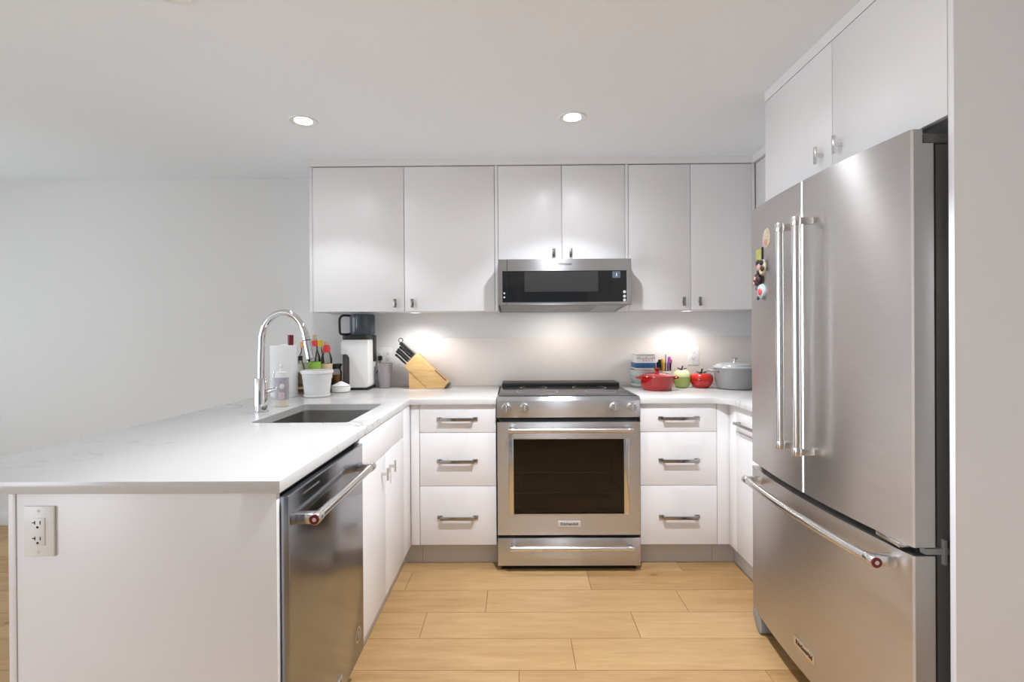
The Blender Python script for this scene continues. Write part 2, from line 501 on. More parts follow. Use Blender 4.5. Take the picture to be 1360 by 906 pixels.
def lettering(text, size, origin, xdir, ydir, mat, parent, name='lettering', depth=0.0006, bold=0.0):
    cu = bpy.data.curves.new('t', 'FONT')
    cu.body = text; cu.size = size; cu.align_x = 'CENTER'; cu.align_y = 'CENTER'
    cu.extrude = depth; cu.offset = bold
    to = bpy.data.objects.new('t', cu)
    C.objects.link(to)
    dg = bpy.context.evaluated_depsgraph_get()
    me = bpy.data.meshes.new_from_object(to.evaluated_get(dg))
    bpy.data.objects.remove(to)
    bpy.data.curves.remove(cu)
    x, y = Vector(xdir).normalized(), Vector(ydir).normalized()
    z = x.cross(y)
    mt = Matrix(((x.x, y.x, z.x, origin[0]), (x.y, y.y, z.y, origin[1]), (x.z, y.z, z.z, origin[2]), (0, 0, 0, 1)))
    me.transform(mt)
    mb = MB()
    mb.bm.from_mesh(me)
    bpy.data.meshes.remove(me)
    return mb.build(name, mat, parent)

def boolean_cut(o, cutter_mb):
    cme = bpy.data.meshes.new('cut')
    cutter_mb.bm.to_mesh(cme); cutter_mb.bm.free()
    co = bpy.data.objects.new('cut', cme)
    co.location = o.location
    C.objects.link(co)
    md = o.modifiers.new('b', 'BOOLEAN')
    md.operation = 'DIFFERENCE'; md.solver = 'EXACT'; md.object = co
    bpy.context.view_layer.update()
    dg = bpy.context.evaluated_depsgraph_get()
    me = bpy.data.meshes.new_from_object(o.evaluated_get(dg))
    o.modifiers.clear()
    old = o.data
    o.data = me
    me.name = old.name
    bpy.data.meshes.remove(old)
    bpy.data.objects.remove(co)
    bpy.data.meshes.remove(cme)
    me.set_sharp_from_angle(angle=math.radians(30))

def smooth_path(pts, n=6):
    P = [Vector(p) for p in pts]
    out = []
    for i in range(len(P) - 1):
        a, b, c, d = P[max(i - 1, 0)], P[i], P[i + 1], P[min(i + 2, len(P) - 1)]
        for k in range(n):
            t = k / n
            out.append(0.5 * ((2 * b) + (c - a) * t + (2 * a - 5 * b + 4 * c - d) * t * t + (3 * b - a - 3 * c + d) * t ** 3))
    out.append(P[-1])
    return out

# ------------------------------------------------------------------ key dimensions (metres)
ZC = 2.302            # ceiling
YW = 3.280            # back wall
ZT, TH = 0.915, 0.030 # worktop top and thickness
YU = 2.942            # wall-cabinet door faces
YK = 2.6525           # base-cabinet drawer faces
XP = -0.575           # peninsula door faces
XR = 1.130            # right-run door faces
G = 0.0015            # half of a door gap

# ------------------------------------------------------------------ room shell
def floor_mesh():
    bm = bmesh.new()
    lay = bm.faces.layers.float.new('plank')
    w = 0.1925
    joints = {0: 0.215, 1: -0.414, 2: -0.15, 3: 0.36, -1: 0.0, -2: 0.55, 4: -0.05}
    tint = {}
    k0 = int((-3.6 - 1.855) / w) - 1
    for k in range(k0, 9):
        y0, y1 = 1.855 + k * w, 1.855 + (k + 1) * w
        y0, y1 = max(y0, -3.6), min(y1, YW)
        if y1 - y0 < 0.005: continue
        j = joints.get(k, random.uniform(-0.5, 0.5))
        x = j - 0.92 * 6
        while x < 1.78:
            xa, xb = max(x, -4.6), min(x + 0.92, 1.78)
            x += 0.92
            if xb - xa < 0.01: continue
            g = 0.0012
            vs = [bm.verts.new(p) for p in ((xa + g, y0 + g, 0), (xb - g, y0 + g, 0), (xb - g, y1 - g, 0), (xa + g, y1 - g, 0))]
            f = bm.faces.new(vs)
            f[lay] = random.uniform(0.15, 0.95)
            lo = [bm.verts.new((v.co.x + dx, v.co.y + dy, -0.004)) for v, (dx, dy) in zip(vs, ((-g, -g), (g, -g), (g, g), (-g, g)))]
            for i in range(4):
                q = bm.faces.new((vs[i], lo[i], lo[(i + 1) % 4], vs[(i + 1) % 4]))
                q[lay] = 0.0
    vs = [bm.verts.new(p) for p in ((-4.6, -3.6, -0.004), (1.78, -3.6, -0.004), (1.78, YW, -0.004), (-4.6, YW, -0.004))]
    bm.faces.new(vs)[lay] = 0.0
    bmesh.ops.recalc_face_normals(bm, faces=bm.faces)
    me = bpy.data.meshes.new('floor'); bm.to_mesh(me); bm.free()
    me.materials.append(M['oak'])
    o = bpy.data.objects.new('floor', me); C.objects.link(o)
    tag(o, kind='structure')
    return o
floor_mesh()

LAMPS = [(-1.031, 2.400), (0.275, 2.390), (-1.038, 1.475), (0.275, 1.475)]
ceil = struct('ceiling', box(-4.7, 1.9, -3.7, 3.38, ZC, ZC + 0.15), 'ceiling')
cut = MB()
for x, y in LAMPS:
    c = ceil.location
    cut.cyl((x - c.x, y - c.y, -0.05), (x - c.x, y - c.y, 0.085), 0.047, 0.047, 40)
boolean_cut(ceil, cut)

struct('wall_back', box(-4.7, 1.9, YW, YW + 0.1, -0.05, ZC), 'wall')
struct('wall_right', box(1.78, 1.9, -3.7, YW, -0.05, ZC), 'wall')
# rear and left walls with a window opening each
wr = MB()
wr.box(-4.7, -2.55, -3.7, -3.6, -0.05, ZC); wr.box(1.35, 1.78, -3.7, -3.6, -0.05, ZC)
wr.box(-2.55, 1.35, -3.7, -3.6, -0.05, 0.3); wr.box(-2.55, 1.35, -3.7, -3.6, 2.2, ZC)
struct('wall_rear', wr, 'wall')
wl = MB()
wl.box(-4.7, -4.6, -3.6, -3.35, -0.05, ZC); wl.box(-4.7, -4.6, -1.05, 0.25, -0.05, ZC); wl.box(-4.7, -4.6, -3.35, -1.05, -0.05, 0.3); wl.box(-4.7, -4.6, -3.35, -1.05, 2.2, ZC); wl.box(-4.7, -4.6, 2.85, YW, -0.05, ZC)
wl.box(-4.7, -4.6, 0.25, 2.85, -0.05, 0.3); wl.box(-4.7, -4.6, 0.25, 2.85, 2.2, ZC)
struct('wall_left', wl, 'wall')
w1 = MB()
for x in (-2.55, -1.27, 0.02, 1.30):
    w1.box(x, x + 0.05, -3.67, -3.62, 0.3, 2.2)
w1.box(-2.55, 1.35, -3.67, -3.62, 0.3, 0.36); w1.box(-2.55, 1.35, -3.67, -3.62, 2.14, 2.2)
win1 = struct('window_1', w1, 'winframe')
box(-2.5, 1.3, -3.648, -3.642, 0.36, 2.14).build('window_pane', 'winglass', win1)
w2 = MB()
for y in (0.25, 1.525, 2.80):
    w2.box(-4.67, -4.62, y, y + 0.05, 0.3, 2.2)
w2.box(-4.67, -4.62, 0.25, 2.85, 0.3, 0.36); w2.box(-4.67, -4.62, 0.25, 2.85, 2.14, 2.2)
win2 = struct('window_2', w2, 'winframe')
box(-4.648, -4.642, 0.3, 2.8, 0.36, 2.14).build('window_pane', 'winglass', win2)
w3 = MB()  # unseen window added to let in more fill light
for y in (-3.35, -2.225, -1.10):
    w3.box(-4.67, -4.62, y, y + 0.05, 0.3, 2.2)
w3.box(-4.67, -4.62, -3.35, -1.05, 0.3, 0.36); w3.box(-4.67, -4.62, -3.35, -1.05, 2.14, 2.2)
win3 = struct('fill_window', w3, 'winframe')
box(-4.648, -4.642, -3.3, -1.1, 0.36, 2.14).build('window_pane', 'winglass', win3)
struct('baseboard_back', box(-4.6, -1.24, YW - 0.014, YW, 0.0, 0.092, 0.003), 'base')
struct('trim_1', box(-1.246, 1.395, YU - 0.008, YU + 0.30, 2.2615, ZC), 'cab')       # fascia above the wall cabinets
struct('trim_2', box(1.396, 1.70, 2.164, YU + 0.30, 2.2615, ZC), 'cab')
struct('trim_3', box(1.083, 1.70, 1.2505, 2.163, 2.2605, ZC), 'cab')

# ------------------------------------------------------------------ recessed ceiling lamps
def downlight(i, x, y, label):
    t = thing('recessed_downlight', label, 'ceiling light', (x, y, ZC), 'recessed ceiling downlights')
    MB().lathe([(0.047, -0.001), (0.064, -0.004), (0.066, -0.001), (0.066, 0.0), (0.047, 0.0), (0.047, -0.001)], (x, y, ZC), 48).build('trim_ring', 'white', t)
    MB().lathe([(0.0465, 0.0), (0.040, 0.05), (0.034, 0.075), (0.035, 0.0755), (0.0468, 0.002)], (x, y, ZC), 48).build('reflector', 'satin', t)
    MB().lathe([(0, -0.004), (0.022, -0.002), (0.036, 0.006), (0.038, 0.010), (0, 0.010)], (x, y, ZC + 0.010), 32).build('lamp_lens', 'lens', t)
    d = bpy.data.lights.new('downlight_lamp', 'SPOT')
    d.energy = SPOT_W[i]
    d.spot_size = math.radians(104); d.spot_blend = 0.35
    d.shadow_soft_size = 0.022
    d.color = (0.95, 1.0, 1.07)
    o = bpy.data.objects.new('downlight_lamp', d)
    C.objects.link(o); o.parent = t; o.location = (0, 0, -0.006)
    d = bpy.data.lights.new('downlight_glow', 'SPOT')
    d.energy = GLOW_W[i]
    d.spot_size = math.radians(166); d.spot_blend = 0.6
    d.shadow_soft_size = 0.03
    d.color = (0.95, 1.0, 1.07)
    o = bpy.data.objects.new('downlight_glow', d)
    C.objects.link(o); o.parent = t; o.location = (0, 0, -0.010)
    return t
LL = ['recessed ceiling downlight nearest the wall cabinets, on the left above the sink peninsula',
      'recessed ceiling downlight above the walkway in front of the microwave',
      'recessed ceiling downlight cut by the top edge of the photo, left',
      'recessed ceiling downlight above the walkway just outside the top edge of the view']
for i, (x, y) in enumerate(LAMPS):
    downlight(i, x, y, LL[i])

# ------------------------------------------------------------------ cabinet hardware
def t_pull_y(x, z, yf, parent, ln=0.052):
    """short vertical bar on one post, on a door that faces -Y"""
    m = MB().box(x - 0.0085, x + 0.0085, yf - 0.028, yf - 0.020, z - ln / 2, z + ln / 2, 0.001)
    m.box(x - 0.004, x + 0.004, yf - 0.021, yf + 0.001, z - 0.006, z + 0.006)
    return m.build('handle', 'nickel', parent)
def t_pull_x(y, z, xf, sgn, parent, ln=0.056):
    """same pull on a door that faces along X (sgn = direction of the face)"""
    a, b = sorted((xf + sgn * 0.022, xf + sgn * 0.030))
    c, d = sorted((xf - sgn * 0.001, xf + sgn * 0.023))
    m = MB().box(a, b, y - 0.006, y + 0.006, z - ln / 2, z + ln / 2, 0.001)
    m.box(c, d, y - 0.005, y + 0.005, z - 0.006, z + 0.006)
    return m.build('handle', 'satin', parent)
def bar_pull_y(xc, z, yf, parent, w=0.218):
    m = MB()
    for s in (-1, 1):
        xe = xc + s * w / 2
        a, b = sorted((xe, xe - s * 0.026))
        m.box(a, b, yf - 0.009, yf + 0.001, z - 0.0085, z + 0.0085, 0.001)
        a, b = sorted((xe - s * 0.018, xe - s * 0.030))
        m.box(a, b, yf - 0.030, yf - 0.004, z - 0.0065, z + 0.0065, 0.001)
    m.box(xc - w / 2 + 0.018, xc + w / 2 - 0.018, yf - 0.034, yf - 0.024, z - 0.0085, z + 0.0085, 0.001)
    return m.build('handle', 'nickel', parent)

# ------------------------------------------------------------------ wall cabinets on the back wall
ZB, ZTOP = 1.3968, 2.2586
def wall_cabinet(label, x0, x1, gl, gr, doors, zb, pulls):
    t = thing('wall_cabinet', label, 'cabinet', ((x0 + x1) / 2, YW, zb), 'wall cabinets on the back wall')
    box(x0 + (0.019 if gl else 0.001), x1 - (0.019 if gr else 0.001), YU + 0.020, YW - 0.001, zb + 0.002, ZTOP + 0.002).build('carcass', 'cab', t)
    if gl: box(x0, x0 + 0.018, YU, YW - 0.001, zb, ZTOP + 0.002, 0.0008).build('gable', 'cab', t)
    if gr: box(x1 - 0.018, x1, YU, YW - 0.001, zb, ZTOP + 0.002, 0.0008).build('gable', 'cab', t)
    for (a, b), px in zip(doors, pulls):
        d = box(a + G, b - G, YU, YU + 0.019, zb, ZTOP - 0.002, 0.001).build('door', 'cab', t)
        t_pull_y(px, zb + 0.047, YU, d)
    return t
wall_cabinet('white two-door wall cabinet left of the microwave, over the sink corner', -1.232, -0.1085, True, True,
             [(-1.213, -0.667), (-0.667, -0.128)], ZB, (-0.718, -0.617))
wall_cabinet('short white two-door wall cabinet directly above the microwave', -0.1075, 0.646, False, False,
             [(-0.1075, 0.271), (0.271, 0.646)], 1.6875, (0.222, 0.322))
wall_cabinet('white two-door wall cabinet right of the microwave', 0.647, 1.414, True, True,
             [(0.666, 1.032), (1.032, 1.395)], ZB, (0.986, 1.080))
# right-hand wall, face seen edge-on beside the refrigerator cabinet
t = thing('wall_cabinet', 'white wall cabinet on the right wall, a sliver showing behind the refrigerator cabinet', 'cabinet', (1.6, 2.55, ZB))
box(1.436, 1.778, 2.165, YU - 0.003, ZB + 0.002, ZTOP).build('carcass', 'cab', t)
d = box(1.4165, 1.4355, 2.166, 2.55, ZB, ZTOP - 0.002, 0.001).build('door', 'cab', t)
t_pull_x(2.51, ZB + 0.05, 1.4165, -1, d)
d = box(1.4165, 1.4355, 2.553, 2.938, ZB, ZTOP - 0.002, 0.001).build('door', 'cab', t)
t_pull_x(2.595, ZB + 0.05, 1.4165, -1, d)

# cabinet over the refrigerator, with its gables
XF = 1.083
t = thing('refrigerator_cabinet', 'white two-door cabinet over the steel refrigerator with its tall side panels', 'cabinet', (1.43, 1.70, 0.0))
box(XF + 0.020, 1.778, 1.2515, 2.142, 1.812, ZTOP).build('carcass', 'cab', t)
box(XF, 1.778, 1.233, 1.2495, 0.0, ZC - 0.001, 0.0008).build('tall_side_panel', 'cab', t)
box(XF + 0.02, 1.778, 2.145, 2.162, 0.0, ZTOP, 0.0008).build('tall_side_panel', 'cab', t)
for (a, b), py in zip([(1.2505, 1.703), (1.703, 2.161)], (1.655, 1.757)):
    d = box(XF, XF + 0.019, a + G, b - G, 1.807, ZTOP - 0.001, 0.001).build('door', 'cab', t)
    t_pull_x(py, 1.886, XF, -1, d, 0.06)

# ------------------------------------------------------------------ under-cabinet lamps
def puck(x, y, label):
    t = thing('puck_light', label, 'under-cabinet light', (x, y, ZB), 'under-cabinet puck lights')
    MB().cyl((x, y, ZB - 0.004), (x, y, ZB + 0.0015), 0.034, 0.034, 32, 0.001).build('housing', 'white', t)
    MB().cyl((x, y, ZB - 0.0050), (x, y, ZB - 0.0038), 0.026, 0.026, 32).build('lens', 'puck', t)
    d = bpy.data.lights.new('puck_lamp', 'SPOT')
    d.energy = PUCK_W; d.spot_size = math.radians(160); d.spot_blend = 0.7; d.shadow_soft_size = 0.05
    d.color = (1.0, 0.965, 0.95)
    o = bpy.data.objects.new('puck_lamp', d); C.objects.link(o); o.parent = t; o.location = (0, 0, -0.009)
puck(-0.63, 3.07, 'round puck light under the left wall cabinet, glowing on the backsplash')
puck(1.05, 3.07, 'round puck light under the right wall cabinet, glowing on the backsplash')

# ------------------------------------------------------------------ base cabinets on the back wall
def drawer_base(label, x0, x1, hx):
    t = thing('drawer_cabinet', label, 'cabinet', ((x0 + x1) / 2, YW, 0), 'drawer cabinets beside the range')
    box(x0, x1, YK + 0.020, YW - 0.001, 0.127, ZT - TH - 0.001).build('carcass', 'cab_in', t)
    box(x0, x1, 2.727, 2.742, 0.001, 0.1265).build('toe_kick', 'kick', t)
    for (a, b), hz in zip([(0.733, 0.8825), (0.446, 0.7305), (0.129, 0.4435)], (0.806, 0.581, 0.279)):
        d = box(x0 + G, x1 - G, YK, YK + 0.019, a, b, 0.001).build('drawer_front', 'cab', t)
        bar_pull_y(hx, hz, YK, d)
drawer_base('white three-drawer base cabinet left of the range', -0.526, -0.1135, -0.322)
drawer_base('white three-drawer base cabinet right of the range', 0.655, 1.065, 0.862)
t = thing('corner_filler', 'plain white filler strip in the corner left of the left drawer cabinet', 'cabinet panel', (-0.557, 2.66, 0))
box(-0.5735, -0.5275, YK + 0.001, YK + 0.019, 0.128, 0.883, 0.001).build('panel', 'cab', t)
box(-0.627, -0.5275, 2.727, 2.742, 0.001, 0.1265).build('toe_kick', 'kick', t)
t = thing('corner_filler', 'plain white filler strip in the corner right of the right drawer cabinet', 'cabinet panel', (1.097, 2.66, 0))
box(1.0665, 1.149, YK + 0.001, YK + 0.019, 0.128, 0.883, 0.001).build('panel', 'cab', t)
box(1.0665, 1.186, 2.727, 2.742, 0.001, 0.1265).build('toe_kick', 'kick', t)
# right-hand run beside the refrigerator
t = thing('base_cabinet', 'white base cabinet with one drawer over a door, half hidden behind the refrigerator', 'cabinet', (1.45, 2.4, 0))
box(XR + 0.020, 1.778, 2.165, 2.640, 0.127, ZT - TH - 0.001).build('carcass', 'cab_in', t)
box(1.187, 1.202, 2.165, 2.740, 0.001, 0.1265).build('toe_kick', 'kick', t)
box(XR, XR + 0.019, 2.566, 2.650, 0.128, 0.8825, 0.001).build('filler', 'cab', t)
d = box(XR, XR + 0.019, 2.167, 2.563, 0.752, 0.8825, 0.001).build('drawer_front', 'cab', t)
m = MB()
for s in (-1, 1):
    y = 2.415 + s * 0.105
    m.box(XR - 0.030, XR + 0.001, y - 0.006, y + 0.006, 0.793, 0.805, 0.001)
m.box(XR - 0.034, XR - 0.024, 2.300, 2.530, 0.792, 0.806, 0.001)
m.build('handle', 'nickel', d)
d = box(XR, XR + 0.019, 2.167, 2.563, 0.128, 0.749, 0.001).build('door', 'cab', t)
t_pull_x(2.21, 0.69, XR, -1, d)

# ------------------------------------------------------------------ peninsula
tag(box(-1.218, -0.584, 1.192, 1.2085, 0.001, ZT - TH - 0.0005, 0.0008).build('peninsula_end_panel', 'cab'),
    'wide white end panel of the peninsula facing the viewer, below the worktop', 'cabinet panel')
tag(box(-1.237, -1.2195, 1.190, YW - 0.001, 0.001, ZT - TH - 0.0005, 0.0008).build('peninsula_back_panel', 'cab'),
    'long white back panel of the peninsula, seen edge-on left of the end panel', 'cabinet panel')
t = thing('sink_cabinet', 'white two-door sink base cabinet between the dishwasher and the corner', 'cabinet', (-0.89, 2.2, 0))
m = box(-1.21, XP - 0.020, 1.800, 2.645, 0.127, 0.66)
m.box(-1.21, XP - 0.020, 1.800, 1.816, 0.66, 0.884); m.box(-1.21, XP - 0.020, 2.630, 2.645, 0.66, 0.884)
m.build('carcass', 'cab_in', t)
box(XP - 0.066, XP - 0.052, 1.800, 2.7265, 0.001, 0.1265).build('toe_kick', 'kick', t)
box(XP - 0.019, XP, 1.796, 2.493 - G, 0.7475, 0.8825, 0.001).build('false_drawer_front', 'cab', t)
box(XP - 0.019, XP, 2.493 + G, 2.651, 0.128, 0.8825, 0.001).build('filler', 'cab', t)
for (a, b), py in zip([(1.796, 2.147), (2.147, 2.493)], (2.083, 2.212)):
    d = box(XP - 0.019, XP, a + G, b - G, 0.128, 0.7445, 0.001).build('door', 'cab', t)
    t_pull_x(py, 0.673, XP, 1, d, 0.052)

# worktops
def rrect(x0, x1, y0, y1, r, n=5):
    out = []
    for cx, cy, a0 in ((x1 - r, y1 - r, 0), (x0 + r, y1 - r, 90), (x0 + r, y0 + r, 180), (x1 - r, y0 + r, 270)):
        for k in range(n + 1):
            a = math.radians(a0 + 90 * k / n)
            out.append((cx + r * math.cos(a), cy + r * math.sin(a)))
    return out
SX0, SX1, SY0, SY1 = -1.068, -0.672, 1.955, 2.474
wt = MB().prism([(-1.507, 1.184), (-0.572, 1.184), (-0.572, 2.629), (-0.1125, 2.629), (-0.1125, YW - 0.001), (-1.448, YW - 0.001)], 'Z', ZT - TH, ZT, 0.0015).build('worktop', 'quartz')
tag(wt, 'white veined stone worktop covering the peninsula and the left corner', 'worktop')
c = wt.location
boolean_cut(wt, MB().prism([(x - c.x, y - c.y) for x, y in rrect(SX0, SX1, SY0, SY1, 0.03)], 'Z', -0.05, 0.1))
pts = [(0.653, 2.629), (1.015, 2.629)]
for k in range(1, 9):
    a = PI / 2 * k / 8
    pts.append((1.015 + 0.095 * math.sin(a), 2.529 + 0.1 * math.cos(a)))
pts += [(1.110, 2.164), (1.778, 2.164), (1.778, YW - 0.001), (0.653, YW - 0.001)]
tag(MB().prism(pts, 'Z', ZT - TH, ZT, 0.0012).build('worktop', 'quartz'), 'white stone worktop right of the range, curving into the corner by the refrigerator', 'worktop')
tag(box(-0.735, 1.778, YW - 0.013, YW - 0.001, ZT + 0.0005, 1.231, 0.001).build('backsplash', 'slab'),
    'low beige stone backsplash slab along the back wall above the worktops', 'backsplash')

# sink bowl under the cut-out
t = thing('sink', 'rectangular undermount steel sink sunk into the peninsula worktop', 'sink', ((SX0 + SX1) / 2, (SY0 + SY1) / 2, 0.70))
bm = bmesh.new()
outer = [bm.verts.new((x, y, ZT - TH - 0.001)) for x, y in rrect(SX0 - 0.012, SX1 + 0.012, SY0 - 0.012, SY1 + 0.012, 0.04)]
rim = [bm.verts.new((x, y, ZT - TH - 0.001)) for x, y in rrect(SX0 - 0.003, SX1 + 0.003, SY0 - 0.003, SY1 + 0.003, 0.03)]
low = [bm.verts.new((x, y, 0.715)) for x, y in rrect(SX0, SX1, SY0, SY1, 0.03)]
bot = [bm.verts.new((x, y, 0.700)) for x, y in rrect(SX0 + 0.015, SX1 - 0.015, SY0 + 0.015, SY1 - 0.015, 0.022)]
n = len(rim)
for A, B in ((outer, rim), (rim, low), (low, bot)):
    for i in range(n):
        bm.faces.new((A[i], A[(i + 1) % n], B[(i + 1) % n], B[i]))
bm.faces.new(bot)
bmesh.ops.recalc_face_normals(bm, faces=bm.faces)
bmesh.ops.solidify(bm, geom=list(bm.faces), thickness=0.0012)
mb = MB(); mb.bm.free(); mb.bm = bm
mb.build('bowl', 'sink', t)
ca, cb = rrect(SX0 + 0.0006, SX1 - 0.0006, SY0 + 0.0006, SY1 - 0.0006, 0.03), rrect(SX0 + 0.0026, SX1 - 0.0026, SY0 + 0.0026, SY1 - 0.0026, 0.028)  # grey lining added over the white cut edge to make it look shaded
bm = bmesh.new()
n = len(ca)
ring = [[bm.verts.new((x, y, z)) for x, y in q] for q, z in ((ca, ZT - TH - 0.001), (ca, ZT - 0.0015), (cb, ZT - 0.0015), (cb, ZT - TH - 0.001))]
for A, B in zip(ring, ring[1:] + ring[:1]):
    for i in range(n):
        bm.faces.new((A[i], A[(i + 1) % n], B[(i + 1) % n], B[i]))
bmesh.ops.recalc_face_normals(bm, faces=bm.faces)
mb = MB(); mb.bm.free(); mb.bm = bm
mb.build('cut_shade_ring', 'cut_shade', t)
MB().lathe([(0, 0.001), (0.03, 0.001), (0.036, 0.003), (0.042, 0.0015), (0.042, 0.0), (0, 0.0)], (-0.87, 2.3, 0.701), 32).build('drain', 'chrome', t)

# ------------------------------------------------------------------ dishwasher
XD = -0.562
t = thing('dishwasher', 'dark stainless dishwasher built into the peninsula, bar handle across the top', 'dishwasher', (-0.88, 1.5, 0))
box(-1.17, -0.594, 1.212, 1.790, 0.127, 0.872).build('tub', 'dgrey', t)
box(-0.640, -0.626, 1.211, 1.792, 0.001, 0.1245).build('toe_panel', 'blackmatte', t)
dd = box(-0.593, XD, 1.2105, 1.790, 0.127, 0.870, 0.003, 3).build('door', 'steel_dark', t)
box(-0.596, -0.5935, 1.2105, 1.79, 0.871, 0.8835).build('control_strip', 'blackmatte', t)
m = MB().tube([(XD + 0.045, 1.268, 0.796), (XD + 0.045, 1.742, 0.796)], 0.0125, 24)
h = m.build('handle', 'satin', dd)
for y in (1.268, 1.742):
    MB().box(XD - 0.001, XD + 0.047, y - 0.013, y + 0.013, 0.783, 0.809, 0.002).cyl((XD + 0.045, y - 0.016, 0.796), (XD + 0.045, y + 0.016, 0.796), 0.0145, 0.0145, 28, 0.001).build('handle_bracket', 'satin', dd)
m = MB().cyl((XD + 0.045, 1.2505, 0.796), (XD + 0.045, 1.253, 0.796), 0.0125, 0.0125, 28).build('medallion', 'red_ring', dd)
MB().cyl((XD + 0.045, 1.2495, 0.796), (XD + 0.045, 1.2515, 0.796), 0.005, 0.005, 20).build('medallion_centre', 'pinkish', dd)
# small vent slot high on the door, round seal and nameplate low on the door
box(XD - 0.001, XD + 0.0012, 1.290, 1.395, 0.848, 0.8525).build('vent_slot', 'satin', dd)
MB().lathe([(0.021, 0), (0.024, 0.0008), (0.027, 0.0)], (XD, 1.728, 0.212), 36, mtx=Matrix.Rotation(PI / 2, 4, 'Y')).build('round_seal', 'satin', dd)
sq = MB()
for z, w in ((0.220, 0.018), (0.212, 0.026), (0.204, 0.016)):
    sq.box(XD - 0.0008, XD + 0.0008, 1.728 - w / 2, 1.728 + w / 2, z - 0.0012, z + 0.0012)
sq.build('seal_lines', 'satin', dd)
bd = box(XD - 0.001, XD + 0.0025, 1.445, 1.565, 0.155, 0.187, 0.001).build('nameplate', 'satin', dd)
lettering('KitchenAid', 0.021, (XD + 0.0028, 1.505, 0.171), (0, 1, 0), (0, 0, 1), 'text', dd, 'nameplate_lettering')

# ------------------------------------------------------------------ slide-in range
RX0, RX1, YR = -0.109, 0.650, 2.622
t = thing('range', 'stainless slide-in electric range between the two drawer cabinets', 'range', ((RX0 + RX1) / 2, 2.9, 0))
m = MB()
m.box(RX0 + 0.004, RX1 - 0.004, YR + 0.045, 3.255, 0.03, 0.20); m.box(RX0 + 0.004, RX1 - 0.004, 3.20, 3.255, 0.20, 0.915)
m.box(RX0 + 0.004, RX0 + 0.06, YR + 0.045, 3.2, 0.20, 0.915); m.box(RX1 - 0.06, RX1 - 0.004, YR + 0.045, 3.2, 0.20, 0.915)
m.box(RX0 + 0.06, RX1 - 0.06, YR + 0.045, 3.2, 0.80, 0.915)
m.build('body', 'dgrey', t)
box(RX0 + 0.02, RX1 - 0.02, YR + 0.03, 3.2, 0.001, 0.03).build('plinth', 'blackmatte', t)
m = MB()
for z in (0.395, 0.505):
    for k in range(12):
        x = RX0 + 0.075 + k * 0.0553
        m.tube([(x, YR + 0.06, z), (x, 3.19, z)], 0.0022, 6)
    m.tube([(RX0 + 0.062, YR + 0.07, z), (RX1 - 0.062, YR + 0.07, z)], 0.003, 8)
m.build('oven_rack', 'satin', t)
cp = MB().prism([(YR, 0.816), (YR, 0.905), (YR + 0.012, 0.9245), (YR + 0.10, 0.9245), (YR + 0.10, 0.816)], 'X', RX0, RX1, 0.001).build('control_panel', 'steel', t)
box(RX0 + 0.012, RX1 - 0.012, YR + 0.012, YR + 0.06, 0.792, 0.818).build('panel_gap', 'blackmatte', t)
for x, z in ((-0.058, 0.868), (0.039, 0.868), (0.514, 0.871), (0.604, 0.871)):
    k = MB().lathe([(0.024, 0.0), (0.0255, 0.004), (0.023, 0.007), (0.0225, 0.024), (0.020, 0.028), (0, 0.028)], (x, YR, z), 36, mtx=Matrix.Rotation(PI / 2, 4, 'X')).build('knob', 'satin', t)
    MB().box(x - 0.003, x + 0.003, YR - 0.034, YR - 0.026, z - 0.017, z + 0.017, 0.001).build('knob_grip', 'steel', k)
gl = box(RX0 + 0.010, RX1 - 0.010, YR + 0.035, 3.20, 0.9205, 0.9285, 0.001).build('cooktop_glass', 'cooktop', t)
for x, y, r in ((0.115, 2.83, 0.115), (0.475, 2.83, 0.085), (0.10, 3.04, 0.080), (0.44, 3.03, 0.10)):
    MB().lathe([(r - 0.002, 0.0), (r, 0.0003), (r + 0.002, 0.0)], (x, y, 0.9286), 56).build('burner_ring', 'mgrey', gl)
box(0.17, 0.37, YR + 0.05, YR + 0.085, 0.9286, 0.929).build('touch_panel', 'blackglass', gl)
m = box(-0.095, 0.640, 3.10, 3.262, 0.922, 0.950, 0.005)
m.build('rear_vent_trim', 'black', t)
# oven door: a steel frame around the glass
dr = MB()
DZ0, DZ1 = 0.193, 0.792
GX0, GX1, GZ0, GZ1 = -0.021, 0.562, 0.306, 0.702
dr.box(RX0 + 0.002, GX0, YR, YR + 0.042, DZ0, DZ1); dr.box(GX1, RX1 - 0.002, YR, YR + 0.042, DZ0, DZ1)
dr.box(GX0, GX1, YR, YR + 0.042, DZ0, GZ0); dr.box(GX0, GX1, YR, YR + 0.042, GZ1, DZ1)
od = dr.build('oven_door', 'steel', t)
fr = MB()
fr.box(GX0 - 0.028, GX0, YR - 0.004, YR + 0.004, GZ0 - 0.004, GZ1 + 0.004, 0.0015); fr.box(GX1, GX1 + 0.028, YR - 0.004, YR + 0.004, GZ0 - 0.004, GZ1 + 0.004, 0.0015)
fr.box(GX0, GX1, YR - 0.004, YR + 0.004, GZ0 - 0.004, GZ0, 0.001); fr.box(GX0, GX1, YR - 0.004, YR + 0.004, GZ1, GZ1 + 0.004, 0.001)
fr.build('window_bezel', 'satin', od)
box(GX0, GX1, YR + 0.003, YR + 0.009, GZ0, GZ1).build('window_glass', 'ovenglass', od)
def rail(parent, x0, x1, z, stand):
    MB().tube([(x0, YR - stand, z), (x1, YR - stand, z)], 0.0128, 24).build('handle', 'satin', parent)
    for x, s in ((x0, 1), (x1, -1)):
        xa, xb = sorted((x, x + s * 0.026))
        MB().box(xa + 0.003, xb - 0.003, YR - stand, YR + 0.001, z - 0.010, z + 0.010, 0.002).cyl((x, YR - stand, z), (x + s * 0.026, YR - stand, z), 0.0148, 0.0148, 28, 0.001).build('handle_bracket', 'satin', parent)
rail(od, -0.043, 0.600, 0.757, 0.052)
